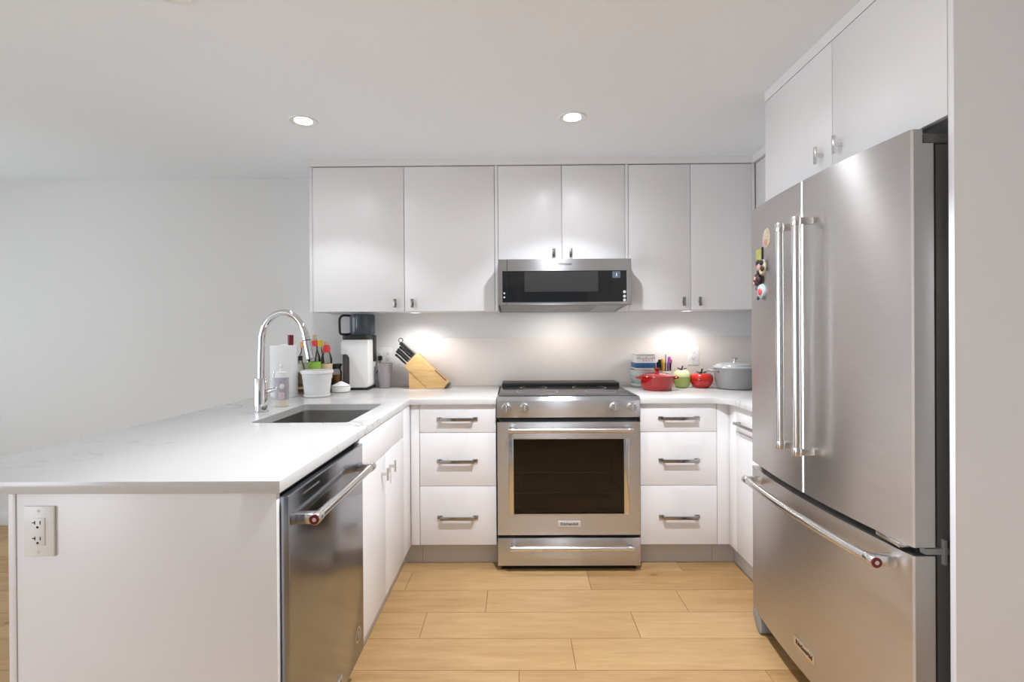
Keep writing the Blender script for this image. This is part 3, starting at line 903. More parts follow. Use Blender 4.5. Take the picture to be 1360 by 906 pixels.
box(0.212, 0.331, YR - 0.003, YR + 0.001, 0.236, 0.268, 0.001).build('nameplate', 'plate', od)
lettering('KitchenAid', 0.0205, (0.2715, YR - 0.0033, 0.252), (1, 0, 0), (0, 0, 1), 'text', od, 'nameplate_lettering', bold=0.0004)
wd = box(RX0 + 0.002, RX1 - 0.002, YR, YR + 0.04, 0.030, 0.177, 0.001).build('warming_drawer', 'steel', t)
rail(wd, -0.040, 0.602, 0.142, 0.052)

# ------------------------------------------------------------------ low-profile microwave
YM = 2.834
MX0, MX1 = -0.103, 0.656
t = thing('microwave', 'low-profile stainless microwave hood under the short wall cabinet', 'microwave', (0.276, 3.05, 1.41))
MB().prism([(YM + 0.035, 1.686), (YM + 0.035, 1.428), (3.22, 1.400), (3.278, 1.400), (3.278, 1.686)], 'X', MX0 + 0.006, MX1 - 0.006).build('body', 'mgrey', t)
dr = MB()
WX0, WX1, WZ0, WZ1 = -0.081, 0.633, 1.4395, 1.619
dr.box(MX0, WX0, YM, YM + 0.034, 1.424, 1.686); dr.box(WX1, MX1, YM, YM + 0.034, 1.424, 1.686)
dr.box(WX0, WX1, YM, YM + 0.034, 1.424, WZ0); dr.box(WX0, WX1, YM, YM + 0.034, WZ1, 1.686)
md = dr.build('door', 'steel', t)
fr = MB()
fr.box(WX1 - 0.004, WX1, YM - 0.002, YM + 0.004, WZ0, WZ1); fr.box(WX0, WX1, YM - 0.002, YM + 0.004, WZ0 - 0.004, WZ0)
fr.build('bright_edge', 'satin', md)
box(WX0, WX1 - 0.004, YM + 0.0015, YM + 0.030, WZ0, WZ1).build('black_glass_panel', 'blackglass', md)
box(0.046, 0.467, YM + 0.0009, YM + 0.003, 1.499, 1.614).build('viewing_window', 'mesh_glass', md)
box(-0.0555, -0.0525, YM - 0.0008, YM + 0.0014, 1.424, 1.686).build('door_seam', 'blackmatte', md)
dp = box(0.548, 0.594, YM + 0.0006, YM + 0.003, 1.576, 1.614).build('display', 'display', md)
m = MB().box(0.5705, 0.5735, YM + 0.0002, YM + 0.001, 1.585, 1.604); m.build('display_digit', 'lcd', md)
for z in (1.496, 1.471, 1.449):
    MB().cyl((0.617, YM + 0.0002, z), (0.617, YM + 0.002, z), 0.0085, 0.0085, 24).build('touch_button', 'grey_text', md)
for z in (1.492, 1.469):
    MB().cyl((-0.070, YM + 0.0002, z), (-0.070, YM + 0.002, z), 0.0055, 0.0055, 20).build('touch_button', 'grey_text', md)
lettering('Whirlpool', 0.019, (0.277, YM - 0.0003, 1.657), (1, 0, 0), (0, 0, 1), 'text', md, 'lettering', bold=0.0003)
box(0.18, 0.38, 3.01, 3.035, 1.4138, 1.4165).build('hood_fill', 'grey_text', t)  # lens strip of the added fill lamp, left unlit
d = bpy.data.lights.new('hood_fill', 'AREA')  # added fill light for the backsplash
d.shape = 'RECTANGLE'; d.size, d.size_y = 0.20, 0.022
d.energy = HOOD_FILL_W; d.color = (1.0, 0.93, 0.86)
o = bpy.data.objects.new('hood_fill', d); C.objects.link(o); o.parent = t; o.location = Vector((0.28, 3.022, 1.4130)) - OFF[t.name]
MB().prism([(YM + 0.06, 1.4262), (3.20, 1.4014), (3.20, 1.3994), (YM + 0.06, 1.4242)], 'X', 0.47, 0.62).build('grease_filter', 'steel_side', t)

# ------------------------------------------------------------------ French-door refrigerator
t = thing('refrigerator', 'tall stainless French-door refrigerator with freezer drawer, standing against the right wall', 'refrigerator', (1.4, 1.70, 0))
FY0, FY1, FM = 1.270, 2.137, 1.7035
def front_x(y):
    u = (y - FM) / (FY1 - FM)
    return 0.979 + 0.030 * u * u
def door_poly(y0, y1, xback):
    pts = []
    n = 14
    for k in range(n + 1):
        y = y0 + (y1 - y0) * k / n
        pts.append((front_x(y), y))
    # small rounding at the two ends
    pts[0] = (pts[0][0] + 0.004, y0); pts.insert(1, (front_x(y0 + 0.004), y0 + 0.004))
    pts[-1] = (pts[-1][0] + 0.004, y1); pts.insert(-1, (front_x(y1 - 0.004), y1 - 0.004))
    return pts + [(xback, y1 - 0.007), (xback, y0 + 0.007)]
box(1.075, 1.72, 1.278, 2.129, 0.045, 1.745, 0.004).build('body', 'dgrey', t)
box(1.062, 1.60, 1.29, 2.12, 0.002, 0.10).build('base_grille', 'blackmatte', t)
def fridge_door(name, y0, y1, z0, z1, notch=None):
    m = MB().prism(door_poly(y0, y1, 1.034), 'Z', z0, z1)
    zt = z1 - (0.036 if notch else 0)
    o = m.build(name, 'steel_fr', t, 28)
    zs = z1 - (0.036 if notch else 0)
    MB().box(1.0145, 1.0359, y0 + 0.0004, y0 + 0.010, z0 + 0.0005, z1 - 0.0005).box(1.0145, 1.0359, y1 - 0.010, y1 - 0.0004, z0 + 0.0005, z1 - 0.0005).box(1.03595, 1.064, y0 + 0.0004, y1 - 0.0004, z0 + 0.0005, zs).build('door_edge', 'steel_side', o)
    box(1.0645, 1.0745, y0 + 0.012, y1 - 0.012, z0 + 0.01, zt - 0.01).build('gasket', 'blackmatte', o)
    return o
near = fridge_door('door', FY0, FM - 0.0025, 0.712, 1.780, True)
far = fridge_door('door', FM + 0.0025, FY1, 0.712, 1.780, True)
frz = fridge_door('freezer_drawer', FY0, FY1, 0.088, 0.690)
box(1.036, 1.0745, FY0 + 0.02, FY1 - 0.02, 0.691, 0.711).build('door_gap', 'blackmatte', t)
box(0.995, 1.035, 1.30, 1.385, 0.7005, 0.7115, 0.001).build('drawer_pull_lip', 'satin', near)
for y in (1.30, 2.107):
    MB().box(1.040, 1.20, y - 0.026, y + 0.026, 1.7455, 1.772, 0.006).cyl((1.05, y, 1.7455), (1.05, y, 1.776), 0.014).build('hinge_cover', 'dgrey', t)
MB().box(1.040, 1.10, 1.272, 1.30, 0.6935, 0.7085).box(1.085, 1.0925, 1.268, 1.2775, 0.668, 0.732).build('centre_hinge', 'mgrey', t)
HX = 0.927
for dd_, y in ((near, 1.650), (far, 1.752)):
    MB().tube([(HX, y, 0.862), (HX, y, 1.636)], 0.0135, 24).build('handle', 'satin', dd_)
    for z, s in ((0.853, 1), (1.645, -1)):
        za, zb = sorted((z, z + s * 0.026))
        MB().box(HX, front_x(y) + 0.004, y - 0.010, y + 0.010, za + 0.002, zb - 0.002, 0.002).cyl((HX, y, z), (HX, y, z + s * 0.028), 0.0155, 0.0155, 28, 0.001).build('handle_bracket', 'satin', dd_)
pts = []
for k in range(17):
    y = 1.330 + (2.040 - 1.330) * k / 16
    pts.append((front_x(y) - 0.056, y, 0.655))
MB().tube(pts, 0.0135, 24).build('handle', 'satin', frz)
for y in (1.330, 2.040):
    x = front_x(y) - 0.056
    MB().box(x, front_x(y) + 0.006, y - 0.013, y + 0.013, 0.641, 0.669, 0.002).cyl((x, y - 0.017, 0.655), (x, y + 0.017, 0.655), 0.0155, 0.0155, 28, 0.001).build('handle_bracket', 'satin', frz)
x = front_x(1.33) - 0.056
MB().cyl((x, 1.3105, 0.655), (x, 1.3135, 0.655), 0.0135, 0.0135, 28).build('medallion', 'red_ring', frz)
MB().cyl((x, 1.3095, 0.655), (x, 1.3115, 0.655), 0.0055, 0.0055, 20).build('medallion_centre', 'pinkish', frz)
MB().prism([(front_x(1.70) - 0.003, 1.642), (front_x(1.70) - 0.003, 1.762), (front_x(1.70) + 0.002, 1.762), (front_x(1.70) + 0.002, 1.642)], 'Z', 0.158, 0.192).build('nameplate', 'satin', frz)
lettering('KitchenAid', 0.0215, (front_x(1.70) - 0.0034, 1.702, 0.175), (0, -1, 0), (0, 0, 1), 'text', frz, 'nameplate_lettering', bold=0.0003)
MB().prism([(2.132, 0.086), (2.06, 0.086), (2.06, 0.012), (2.075, 0.004), (2.10, 0.012), (2.132, 0.052)], 'X', 1.006, 1.060, 0.003).build('roller_cover', 'mgrey', t)
MB().prism([(1.275, 0.086), (1.347, 0.086), (1.347, 0.012), (1.332, 0.004), (1.307, 0.012), (1.275, 0.052)], 'X', 1.006, 1.060, 0.003).build('roller_cover', 'mgrey', t)

# magnets on the far refrigerator door
def magnet_disc(name, label, y, z, r, base, bits):
    x = front_x(y)
    o = thing(name, label, 'fridge magnet', (x, y, z), 'magnets on the refrigerator')
    MB().lathe([(0, 0.014), (r * 0.6, 0.013), (r * 0.92, 0.008), (r, 0.003), (r, -0.0005), (0, -0.0005)], (x, y, z), 28, mtx=Matrix.Rotation(-PI / 2, 4, 'Y')).build('base', base, o)
    for nm, dy, dz, rr, mt in bits:
        MB().ball((x - 0.012, y + dy, z + dz), rr, 0.5, 1, 1).build(nm, mt, o)
    return o
magnet_disc('round_magnet', 'round pink and black magnet, upper of the three round magnets', 2.010, 1.526, 0.031, 'crm',
            [('petal', 0.012, 0.018, 0.013, 'black'), ('petal', -0.016, 0.016, 0.012, 'black'), ('petal', -0.022, -0.008, 0.012, 'darkbrown'), ('petal', 0.010, -0.020, 0.010, 'black'), ('centre', 0.002, 0.0, 0.014, 'salmon')])
magnet_disc('round_magnet', 'glossy dark brown round magnet, middle of the three round magnets', 2.050, 1.478, 0.029, 'darkbrown',
            [('pale_spot', 0.004, 0.006, 0.009, 'salmon'), ('pale_spot', 0.014, -0.014, 0.007, 'salmon'), ('dark_lobe', -0.02, 0.0, 0.016, 'darkbrown')])
magnet_disc('round_magnet', 'blue-grey round magnet with a red rosette, lowest on the refrigerator door', 2.012, 1.428, 0.030, 'bluegrey',
            [('rosette', -0.007, -0.002, 0.014, 'red'), ('rosette_centre', -0.010, -0.002, 0.007, 'pinkish'), ('dark_knob', 0.010, -0.028, 0.008, 'black'), ('dark_knob', 0.020, 0.014, 0.009, 'dgrey')])
x = front_x(2.035)
o = thing('card_magnet', 'flat yellow-green card magnet above the round magnets', 'fridge magnet', (x, 2.03, 1.578), 'magnets on the refrigerator')
box(x - 0.004, x + 0.001, 2.012, 2.062, 1.552, 1.602, 0.001).build('card', 'yellowcard', o)
box(x - 0.006, x + 0.001, 2.004, 2.0115, 1.548, 1.606, 0.001).build('black_edge', 'black', o)
x = front_x(1.958)
o = thing('cutout_magnet', 'cream and pink cut-out magnet beside the top of the far handle', 'fridge magnet', (x, 1.958, 1.634), 'magnets on the refrigerator')
MB().prism([(1.985, 1.605), (1.990, 1.640), (1.975, 1.668), (1.945, 1.672), (1.930, 1.645), (1.935, 1.612), (1.955, 1.598)], 'X', x - 0.005, x + 0.001, 0.001).build('plaque', 'crm', o)
MB().ball((x - 0.005, 1.962, 1.618), 0.012, 0.35, 1, 1).build('pink_detail', 'salmon', o)
x = front_x(1.86)
o = thing('strip_magnet', 'thin black and silver strip magnet between the two refrigerator handles', 'fridge magnet', (x, 1.86, 1.554), 'magnets on the refrigerator')
box(x - 0.004, x + 0.001, 1.852, 1.860, 1.528, 1.582, 0.0008).build('dark_half', 'black', o)
box(x - 0.0045, x + 0.001, 1.8605, 1.868, 1.528, 1.582, 0.0008).build('silver_half', 'satin', o)

# ------------------------------------------------------------------ electrical outlets
def outlet_y(label, x0, x1, z0, z1, yf, gangs, tslot=False):
    t = thing('wall_outlet', label, 'outlet', ((x0 + x1) / 2, yf, (z0 + z1) / 2), 'electrical outlets')
    box(x0, x1, yf - 0.006, yf - 0.0002, z0, z1, 0.0025).build('cover_plate', 'white', t)
    gw = (x1 - x0) / gangs
    zc = (z0 + z1) / 2
    for g in range(gangs):
        xc = x0 + gw * (g + 0.5)
        ins = box(xc - 0.0165, xc + 0.0165, yf - 0.0085, yf - 0.003, zc - 0.0335, zc + 0.0335, 0.001).build('receptacle', 'white', t)
        m = MB()
        for s in (-1, 1):
            c = zc + s * 0.019
            m.box(xc - 0.0075, xc - 0.0055, yf - 0.0090, yf - 0.006, c - 0.001, c + 0.008)
            if tslot: m.box(xc - 0.013, xc - 0.0060, yf - 0.0090, yf - 0.006, c + 0.0025, c + 0.0045)
            m.box(xc + 0.0055, xc + 0.0075, yf - 0.0090, yf - 0.006, c - 0.001, c + 0.0075)
            m.cyl((xc, yf - 0.0090, c - 0.0075), (xc, yf - 0.006, c - 0.0075), 0.0028, 0.0028, 14)
        m.build('slots', 'blackmatte', ins)
        m = MB()
        for s in (-1, 1):
            m.cyl((xc, yf - 0.0068, zc + s * 0.050), (xc, yf - 0.005, zc + s * 0.050), 0.0032, 0.0032, 14)
        m.build('screws', 'grey_text', t)
    return t
outlet_y('white outlet on the peninsula end panel', -1.196, -1.122, 0.733, 0.855, 1.192, 1, True)
outlet_y('white outlet on the backsplash right of the range, over the tomato pot', 1.122, 1.196, 1.046, 1.172, YW - 0.013, 1)
outlet_y('white double outlet on the backsplash behind the tinted tumbler', -0.936, -0.822, 1.058, 1.172, YW - 0.013, 2)

# ------------------------------------------------------------------ tap
FY = 2.235
t = thing('tap', 'chrome gooseneck pull-down tap standing behind the sink', 'tap', (-1.166, FY, ZT))
MB().lathe([(0, 0), (0.031, 0), (0.031, 0.003), (0.027, 0.006), (0.027, 0.150), (0.0255, 0.153), (0, 0.153)], (-1.162, FY, ZT + 0.0003), 40).build('tap_body', 'chrome', t)
neck = smooth_path([(-1.162, FY, 1.06), (-1.160, FY, 1.14), (-1.158, FY, 1.20), (-1.154, FY, 1.262), (-1.137, FY, 1.314), (-1.105, FY, 1.349), (-1.060, FY, 1.365),
                    (-1.015, FY, 1.353), (-0.984, FY, 1.324), (-0.965, FY, 1.288), (-0.957, FY, 1.262)], 6)
MB().tube(neck, 0.0148, 24).build('gooseneck', 'chrome', t)
d = (Vector((-0.936, FY, 1.156)) - Vector((-0.957, FY, 1.262))).normalized()
p0 = Vector((-0.957, FY, 1.262))
hd = MB().tube([p0 - d * 0.002, p0 + d * 0.004, p0 + d * 0.008, p0 + d * 0.085, p0 + d * 0.108], [0.0155, 0.0165, 0.0168, 0.0185, 0.0185], 28).build('spray_head', 'chrome', t)
MB().tube([p0 + d * 0.022, p0 + d * 0.026], 0.0182, 28).build('seam_ring', 'black', hd)
MB().tube([p0 + d * 0.106, p0 + d * 0.111], 0.015, 28).build('nozzle', 'mgrey', hd)
lv = MB().cyl((-1.139, FY, 1.006), (-1.088, FY - 0.004, 1.018), 0.0095, 0.0095, 24, 0.001).build('lever_hub', 'chrome', t)
MB().tube([(-1.104, FY - 0.002, 1.014), (-1.104, FY - 0.006, 1.05), (-1.094, FY - 0.010, 1.10)], [0.0055, 0.005, 0.004], 14).build('lever', 'chrome', t)

# ------------------------------------------------------------------ worktop items, left
Z0 = ZT + 0.0006
def bottle(name, label, x, y, prof, body_mat, extra, group='bottles behind the white basket'):
    t = thing(name, label, 'bottle', (x, y, Z0), group)
    MB().lathe(prof, (x, y, Z0), 32).build('body', body_mat, t)
    for nm, pr, mt in extra:
        MB().lathe(pr, (x, y, Z0), 32).build(nm, mt, t)
    return t
def band(r, z0, z1):
    return [(r - 0.0015, z0), (r, z0), (r, z1), (r - 0.0015, z1)]
def cap(r, z0, z1):
    return [(0, z0), (r, z0), (r, z1 - 0.002), (r - 0.002, z1), (0, z1)]
# dish soap
X, Y = -1.148, 2.405
t = thing('dish_soap_bottle', 'clear dish soap bottle with mauve label and white cap beside the tap', 'bottle', (X, Y, Z0))
MB().lathe([(0, 0), (0.030, 0), (0.033, 0.004), (0.033, 0.150), (0.028, 0.166), (0.013, 0.172), (0, 0.172)], (X, Y, Z0), 36, sy=0.7).build('body', 'white', t)
MB().lathe(band(0.0338, 0.003, 0.030), (X, Y, Z0), 36, sy=0.7).build('liquid_band', 'soapliq', t)
lb = MB().lathe(band(0.0342, 0.032, 0.140), (X, Y, Z0), 36, sy=0.7).build('label', 'mauve', t)
MB().prism([(X - 0.004, Z0 + 0.036), (X + 0.024, Z0 + 0.036), (X + 0.024, Z0 + 0.068), (X - 0.004, Z0 + 0.070)], 'Y', Y - 0.0256, Y - 0.0236).build('label_panel', 'pinklab', t)
MB().ball((X + 0.012, Y - 0.0225, Z0 + 0.098), 0.013, 1, 0.3, 1).build('label_flower', 'lab_white', t)
MB().lathe([(0, 0.170), (0.012, 0.170), (0.011, 0.180), (0.007, 0.182), (0.009, 0.192), (0.009, 0.199), (0.006, 0.203), (0, 0.203)], (X, Y, Z0), 24).build('cap', 'whiteg', t)
# paper towel
X, Y = -1.311, 2.775
t = thing('paper_towel_roll', 'upright white paper towel roll on the worktop behind the tap', 'paper towel', (X, Y, Z0))
MB().lathe([(0.021, 0.006), (0.0705, 0.006), (0.0715, 0.010), (0.0715, 0.282), (0.0705, 0.286), (0.021, 0.286), (0.021, 0.006)], (X, Y, Z0), 48).build('roll', 'paper', t)
MB().lathe([(0.0185, 0.004), (0.0205, 0.004), (0.0205, 0.287), (0.0185, 0.287), (0.0185, 0.004)], (X, Y, Z0), 32).build('core', 'card', t)
MB().lathe([(0, 0), (0.074, 0), (0.074, 0.005), (0, 0.006)], (X, Y, Z0), 48).build('stand_base', 'white', t)
MB().ball((X + 0.022, Y - 0.042, Z0 + 0.285), 0.026, 1.0, 0.7, 0.38).build('loose_sheet_edge', 'paper', t)

bottle('wine_bottle', 'dark bottle with maroon cap and brown label, behind the paper towel roll', -1.385, 3.02,
       [(0, 0), (0.036, 0), (0.038, 0.004), (0.038, 0.20), (0.030, 0.235), (0.0145, 0.262), (0.0145, 0.315), (0, 0.315)], 'jug',
       [('cap', cap(0.0165, 0.285, 0.345), 'maroon'), ('label', band(0.0386, 0.03, 0.14), 'lab_white')])
bottle('sauce_bottle', 'brown-labelled squat sauce bottle between the paper towel roll and the basket', -1.275, 2.900,
       [(0, 0), (0.028, 0), (0.030, 0.004), (0.030, 0.13), (0.022, 0.17), (0.012, 0.19), (0.012, 0.21), (0, 0.21)], 'glass',
       [('label', band(0.0306, 0.012, 0.060), 'brown'), ('label_stripe', band(0.0309, 0.030, 0.042), 'lab_tan'), ('cap', cap(0.0135, 0.195, 0.222), 'black'), ('contents', [(0, 0.003), (0.027, 0.003), (0.027, 0.125), (0, 0.125)], 'lab_tan')])
bottle('vinegar_bottle', 'clear bottle with orange cap, left of the bottles behind the basket', -1.290, 2.985,
       [(0, 0), (0.034, 0), (0.037, 0.004), (0.037, 0.175), (0.033, 0.20), (0.016, 0.245), (0.0145, 0.27), (0.0145, 0.285), (0, 0.285)], 'glass',
       [('cap', cap(0.0185, 0.268, 0.302), 'orange'), ('label', band(0.0376, 0.09, 0.172), 'lab_white'), ('contents', [(0, 0.003), (0.033, 0.003), (0.033, 0.17), (0, 0.17)], 'lab_tan')])
bottle('oil_bottle', 'tall clear bottle with cork top, red neck band and green label behind the basket', -1.202, 2.930,
       [(0, 0), (0.034, 0), (0.036, 0.004), (0.036, 0.185), (0.031, 0.215), (0.017, 0.262), (0.0145, 0.29), (0.0145, 0.318), (0, 0.318)], 'glass',
       [('cork', cap(0.0125, 0.312, 0.345), 'cork'), ('neck_band', band(0.0175, 0.278, 0.310), 'red'), ('label', band(0.0366, 0.130, 0.186), 'greenlab'), ('contents', [(0, 0.003), (0.032, 0.003), (0.032, 0.12), (0, 0.12)], 'lab_white')])
bottle('syrup_bottle', 'small bottle with yellow cap peeping out behind the corked bottle', -1.225, 3.06,
       [(0, 0), (0.028, 0), (0.030, 0.004), (0.030, 0.18), (0.02, 0.24), (0.015, 0.26), (0.015, 0.29), (0, 0.29)], 'glass',
       [('cap', cap(0.021, 0.272, 0.312), 'yellow'), ('label', band(0.0306, 0.08, 0.17), 'goldlab')])
bottle('liquor_bottle', 'clear bottle with tan stopper and red seal, rightmost of the bottles behind the basket', -1.148, 2.975,
       [(0, 0), (0.030, 0), (0.033, 0.004), (0.033, 0.18), (0.032, 0.205), (0.017, 0.25), (0.0145, 0.27), (0.0145, 0.285), (0, 0.285)], 'glass',
       [('stopper', cap(0.0145, 0.282, 0.306), 'cork'), ('seal', [(0.0, 0.238), (0.0215, 0.238), (0.0225, 0.262), (0.017, 0.281), (0, 0.281)], 'red'), ('label', band(0.0336, 0.085, 0.172), 'lab_tan')])

# white perforated basket
X, Y = -1.129, 2.785
t = thing('woven_basket', 'white perforated round basket in front of the bottles', 'basket', (X, Y, Z0))
bm = bmesh.new()
seg, rows = 44, 11
rings = []
for j in range(rows + 1):
    f = j / rows
    r = 0.071 + 0.014 * f
    rings.append([bm.verts.new((X + r * math.cos(2 * PI * (k + 0.5 * (j % 2)) / seg), Y + r * math.sin(2 * PI * (k + 0.5 * (j % 2)) / seg), Z0 + 0.010 + 0.122 * f)) for k in range(seg)])
fs = []
for j in range(rows):
    A, B = rings[j], rings[j + 1]
    for k in range(seg):
        k2 = (k + 1) % seg
        fs.append(bm.faces.new((A[k], A[k2], B[k2], B[k])))
ret = bmesh.ops.inset_individual(bm, faces=fs, thickness=0.0034)
bmesh.ops.delete(bm, geom=[f for f in fs if f.is_valid], context='FACES')
bmesh.ops.recalc_face_normals(bm, faces=bm.faces)
bmesh.ops.solidify(bm, geom=list(bm.faces), thickness=0.0022)
mb = MB(); mb.bm.free(); mb.bm = bm
mb.build('lattice_wall', 'white', t, 1)
MB().lathe([(0, 0), (0.068, 0), (0.0725, 0.003), (0.0725, 0.012), (0.070, 0.012), (0.070, 0.004), (0, 0.004)], (X, Y, Z0), 44).build('base', 'white', t)
MB().lathe([(0.0825, 0.130), (0.0862, 0.130), (0.0875, 0.138), (0.0862, 0.147), (0.083, 0.147), (0.082, 0.138), (0.0825, 0.130)], (X, Y, Z0), 44).build('rim', 'white', t)
MB().lathe([(0.0, 0.006), (0.0665, 0.006), (0.0805, 0.128), (0.080, 0.128), (0.066, 0.0065), (0, 0.0065)], (X, Y, Z0), 44).build('liner', 'liner', t)

# white lidded dish
X, Y = -1.065, 2.985
t = thing('sugar_dish', 'small round white dish heaped with white sugar, right of the basket', 'dish', (X, Y, Z0))
MB().lathe([(0, 0), (0.048, 0), (0.054, 0.004), (0.056, 0.036), (0.054, 0.040), (0.052, 0.036), (0.050, 0.006), (0, 0.006)], (X, Y, Z0), 40).build('bowl', 'whiteg', t)
MB().lathe(band(0.0568, 0.0345, 0.0365), (X, Y, Z0), 40).build('rim_line', 'mgrey', t)
MB().lathe([(0.051, 0.034), (0.040, 0.045), (0.024, 0.053), (0.012, 0.060), (0, 0.063)], (X, Y, Z0), 40).build('sugar_heap', 'sugar', t)
# amber spice jar
X, Y = -1.128, 3.085
t = thing('spice_jar', 'small glass jar of amber spice with black lid behind the white dish', 'jar', (X, Y, Z0))
MB().lathe([(0, 0), (0.030, 0), (0.032, 0.003), (0.032, 0.115), (0.026, 0.128), (0.024, 0.138), (0, 0.138)], (X, Y, Z0), 32).build('jar_body', 'glass', t)
MB().lathe([(0, 0.003), (0.029, 0.003), (0.029, 0.092), (0, 0.097)], (X, Y, Z0), 32).build('contents', 'amber', t)
MB().lathe([(0, 0.132), (0.027, 0.132), (0.027, 0.150), (0.034, 0.151), (0.034, 0.160), (0.030, 0.163), (0, 0.163)], (X, Y, Z0), 32).build('lid', 'black', t)

# soy-milk / nut-milk machine
X0, X1, Y0, Y1 = -1.092, -0.922, 3.06, 3.236
t = thing('milk_maker', 'white countertop drink maker with smoky dark jug on top, under the wall cabinet', 'kitchen appliance', ((X0 + X1) / 2, 3.16, Z0))
def arch_poly():
    # front outline with a rounded cut-out low on its left
    p = [(X0 + 0.052, 0.931), (X1 - 0.012, 0.931), (X1 - 0.004, 0.936), (X1, 0.944), (X1 - 0.003, 1.228), (X0 + 0.030, 1.228)]
    for k in range(1, 6):
        a = PI / 2 * k / 6
        p.append((X0 + 0.030 - 0.030 * math.sin(a), 1.198 + 0.030 * math.cos(a)))
    p += [(X0, 1.198), (X0, 1.139)]
    for k in range(1, 7):
        a = PI / 2 * k / 6
        p.append((X0 + 0.022 + 0.030 * math.sin(a), 1.109 + 0.030 * math.cos(a)))
    return p
MB().prism(arch_poly(), 'Y', Y0, Y1, 0.003).build('housing', 'white', t)
box(X0 + 0.003, X0 + 0.0505, Y0 + 0.02, Y1 - 0.01, 0.931, 1.136, 0.004).build('spout_recess', 'smoke', t)
box(X0 + 0.002, X1 - 0.003, Y0 + 0.002, Y1, Z0, 0.9305, 0.003).build('base', 'black', t)
box(X1 - 0.012, X1 + 0.004, Y0 + 0.11, Y1 - 0.005, 1.085, 1.255, 0.003).build('side_grip', 'black', t)
cx, cy = -0.985, 3.152
MB().prism(rrect(X0 + 0.002, X1 - 0.001, Y0 + 0.003, Y1, 0.03), 'Z', 1.2285, 1.2555, 0.003).build('jug_collar', 'black', t)
MB().lathe([(0, 1.2555), (0.073, 1.2555), (0.078, 1.270), (0.078, 1.374), (0.076, 1.386), (0.070, 1.389), (0, 1.389)], (cx, cy, 0), 44).build('jug', 'jug', t)
MB().tube(smooth_path([(cx - 0.072, cy - 0.02, 1.380), (cx - 0.105, cy - 0.03, 1.382), (cx - 0.124, cy - 0.03, 1.375), (cx - 0.135, cy - 0.03, 1.355), (cx - 0.135, cy - 0.03, 1.30), (cx - 0.130, cy - 0.03, 1.268), (cx - 0.105, cy - 0.03, 1.262), (cx - 0.072, cy - 0.02, 1.264)], 5), 0.0075, 14).build('jug_handle', 'black', t)
pl = thing('power_plug', 'black power plug in the double outlet beside the drink maker', 'plug', (-0.908, YW - 0.030, 1.100))
MB().box(-0.912, -0.886, YW - 0.042, YW - 0.0218, 1.088, 1.120, 0.005).build('plug_body', 'black', pl)
MB().tube(smooth_path([(-0.899, YW - 0.036, 1.092), (-0.900, YW - 0.036, 1.06), (-0.918, YW - 0.028, 1.02), (-0.950, YW - 0.022, 0.97), (-0.96, YW - 0.022, 0.945)], 5), 0.0032, 10).build('cord', 'black', pl)
# tinted tumbler
X, Y = -0.854, 3.195
t = thing('tumbler', 'tall mauve tinted plastic tumbler right of the drink maker', 'cup', (X, Y, Z0))
MB().lathe([(0, 0), (0.034, 0), (0.037, 0.004), (0.0475, 0.150), (0.0485, 0.158), (0.0455, 0.158), (0.034, 0.008), (0, 0.008)], (X, Y, Z0), 40).build('cup_wall', 'cupm', t)
MB().lathe(band(0.0485, 0.147, 0.151), (X, Y, Z0), 40).build('rim_ring', 'cupm', t)

# knife block (leaning body on a wedge foot)
KY0, KY1 = 3.115, 3.225
t = thing('knife_block', 'slanted light wood knife block on the worktop left of the range', 'knife block', (-0.58, 3.17, Z0))
MB().prism([(-0.713, 1.058), (-0.636, 1.137), (-0.437, 0.951), (-0.464, Z0), (-0.565, Z0)], 'Y', KY0, KY1, 0.002).build('block_body', 'bamboo', t)
MB().prism([(-0.6825, Z0), (-0.6825, 1.0245), (-0.568, Z0)], 'Y', KY0 + 0.004, KY1 - 0.004, 0.0005).build('wedge_foot', 'bamboo', t)
MB().prism([(-0.437, 0.9505), (-0.4645, Z0), (-0.448, Z0), (-0.426, 0.938)], 'Y', KY0 + 0.012, KY1 - 0.012, 0.001).build('end_cap', 'dgrey', t)
_p, _q = Vector((-0.636, 1.137)), Vector((-0.437, 0.951))
_n = Vector((-(_q - _p).y, (_q - _p).x)).normalized() * 0.0012
_a, _b = _p.lerp(_q, 0.58), _p.lerp(_q, 0.93)
MB().prism([tuple(_a - _n), tuple(_b - _n), tuple(_b + _n), tuple(_a + _n)], 'Y', KY0 + 0.002, KY0 + 0.045).build('top_slot', 'brown', t)
# knives: handles leave the slanted end face along the block's axis
axis = Vector((-(0.636 - 0.437) , 0, (1.137 - 0.951))).normalized()
face0, face1 = Vector((-0.713, 0, 1.058)), Vector((-0.636, 0, 1.137))
def knife(u, y, ln, wd, label, mat='black'):
    base = face0.lerp(face1, u)
    t = thing('kitchen_knife', label, 'knife', (base.x, y, base.z), 'knives in the knife block')
    up = (face1 - face0).normalized()
    rot = Matrix(((axis.x, up.x, 0, 0), (0, 0, -1, 0), (axis.z, up.z, 0, 0), (0, 0, 0, 1)))
    def put(mb, nm, mt):
        bmesh.ops.transform(mb.bm, matrix=Matrix.Translation((base.x, y, base.z)) @ rot, verts=mb.bm.verts)
        mb.build(nm, mt, t)
    put(MB().box(0.002, 0.014, -wd * 0.42, wd * 0.42, -0.0055, 0.0055, 0.001), 'bolster', 'dgrey')
    put(MB().prism([(0.014, -wd * .42), (ln * .3, -wd * .5), (ln * .65, -wd * .42), (ln, -wd * .62), (ln + 0.004, 0), (ln, wd * .5), (ln * .5, wd * .46), (0.014, wd * .42)], 'Z', -0.0075, 0.0075, 0.002), 'handle', mat)
    m = MB()
    for s in (0.3, 0.55, 0.8):
        m.cyl((ln * s, 0, -0.0079), (ln * s, 0, 0.0079), 0.0014, 0.0014, 10)
    put(m, 'rivets', 'satin')
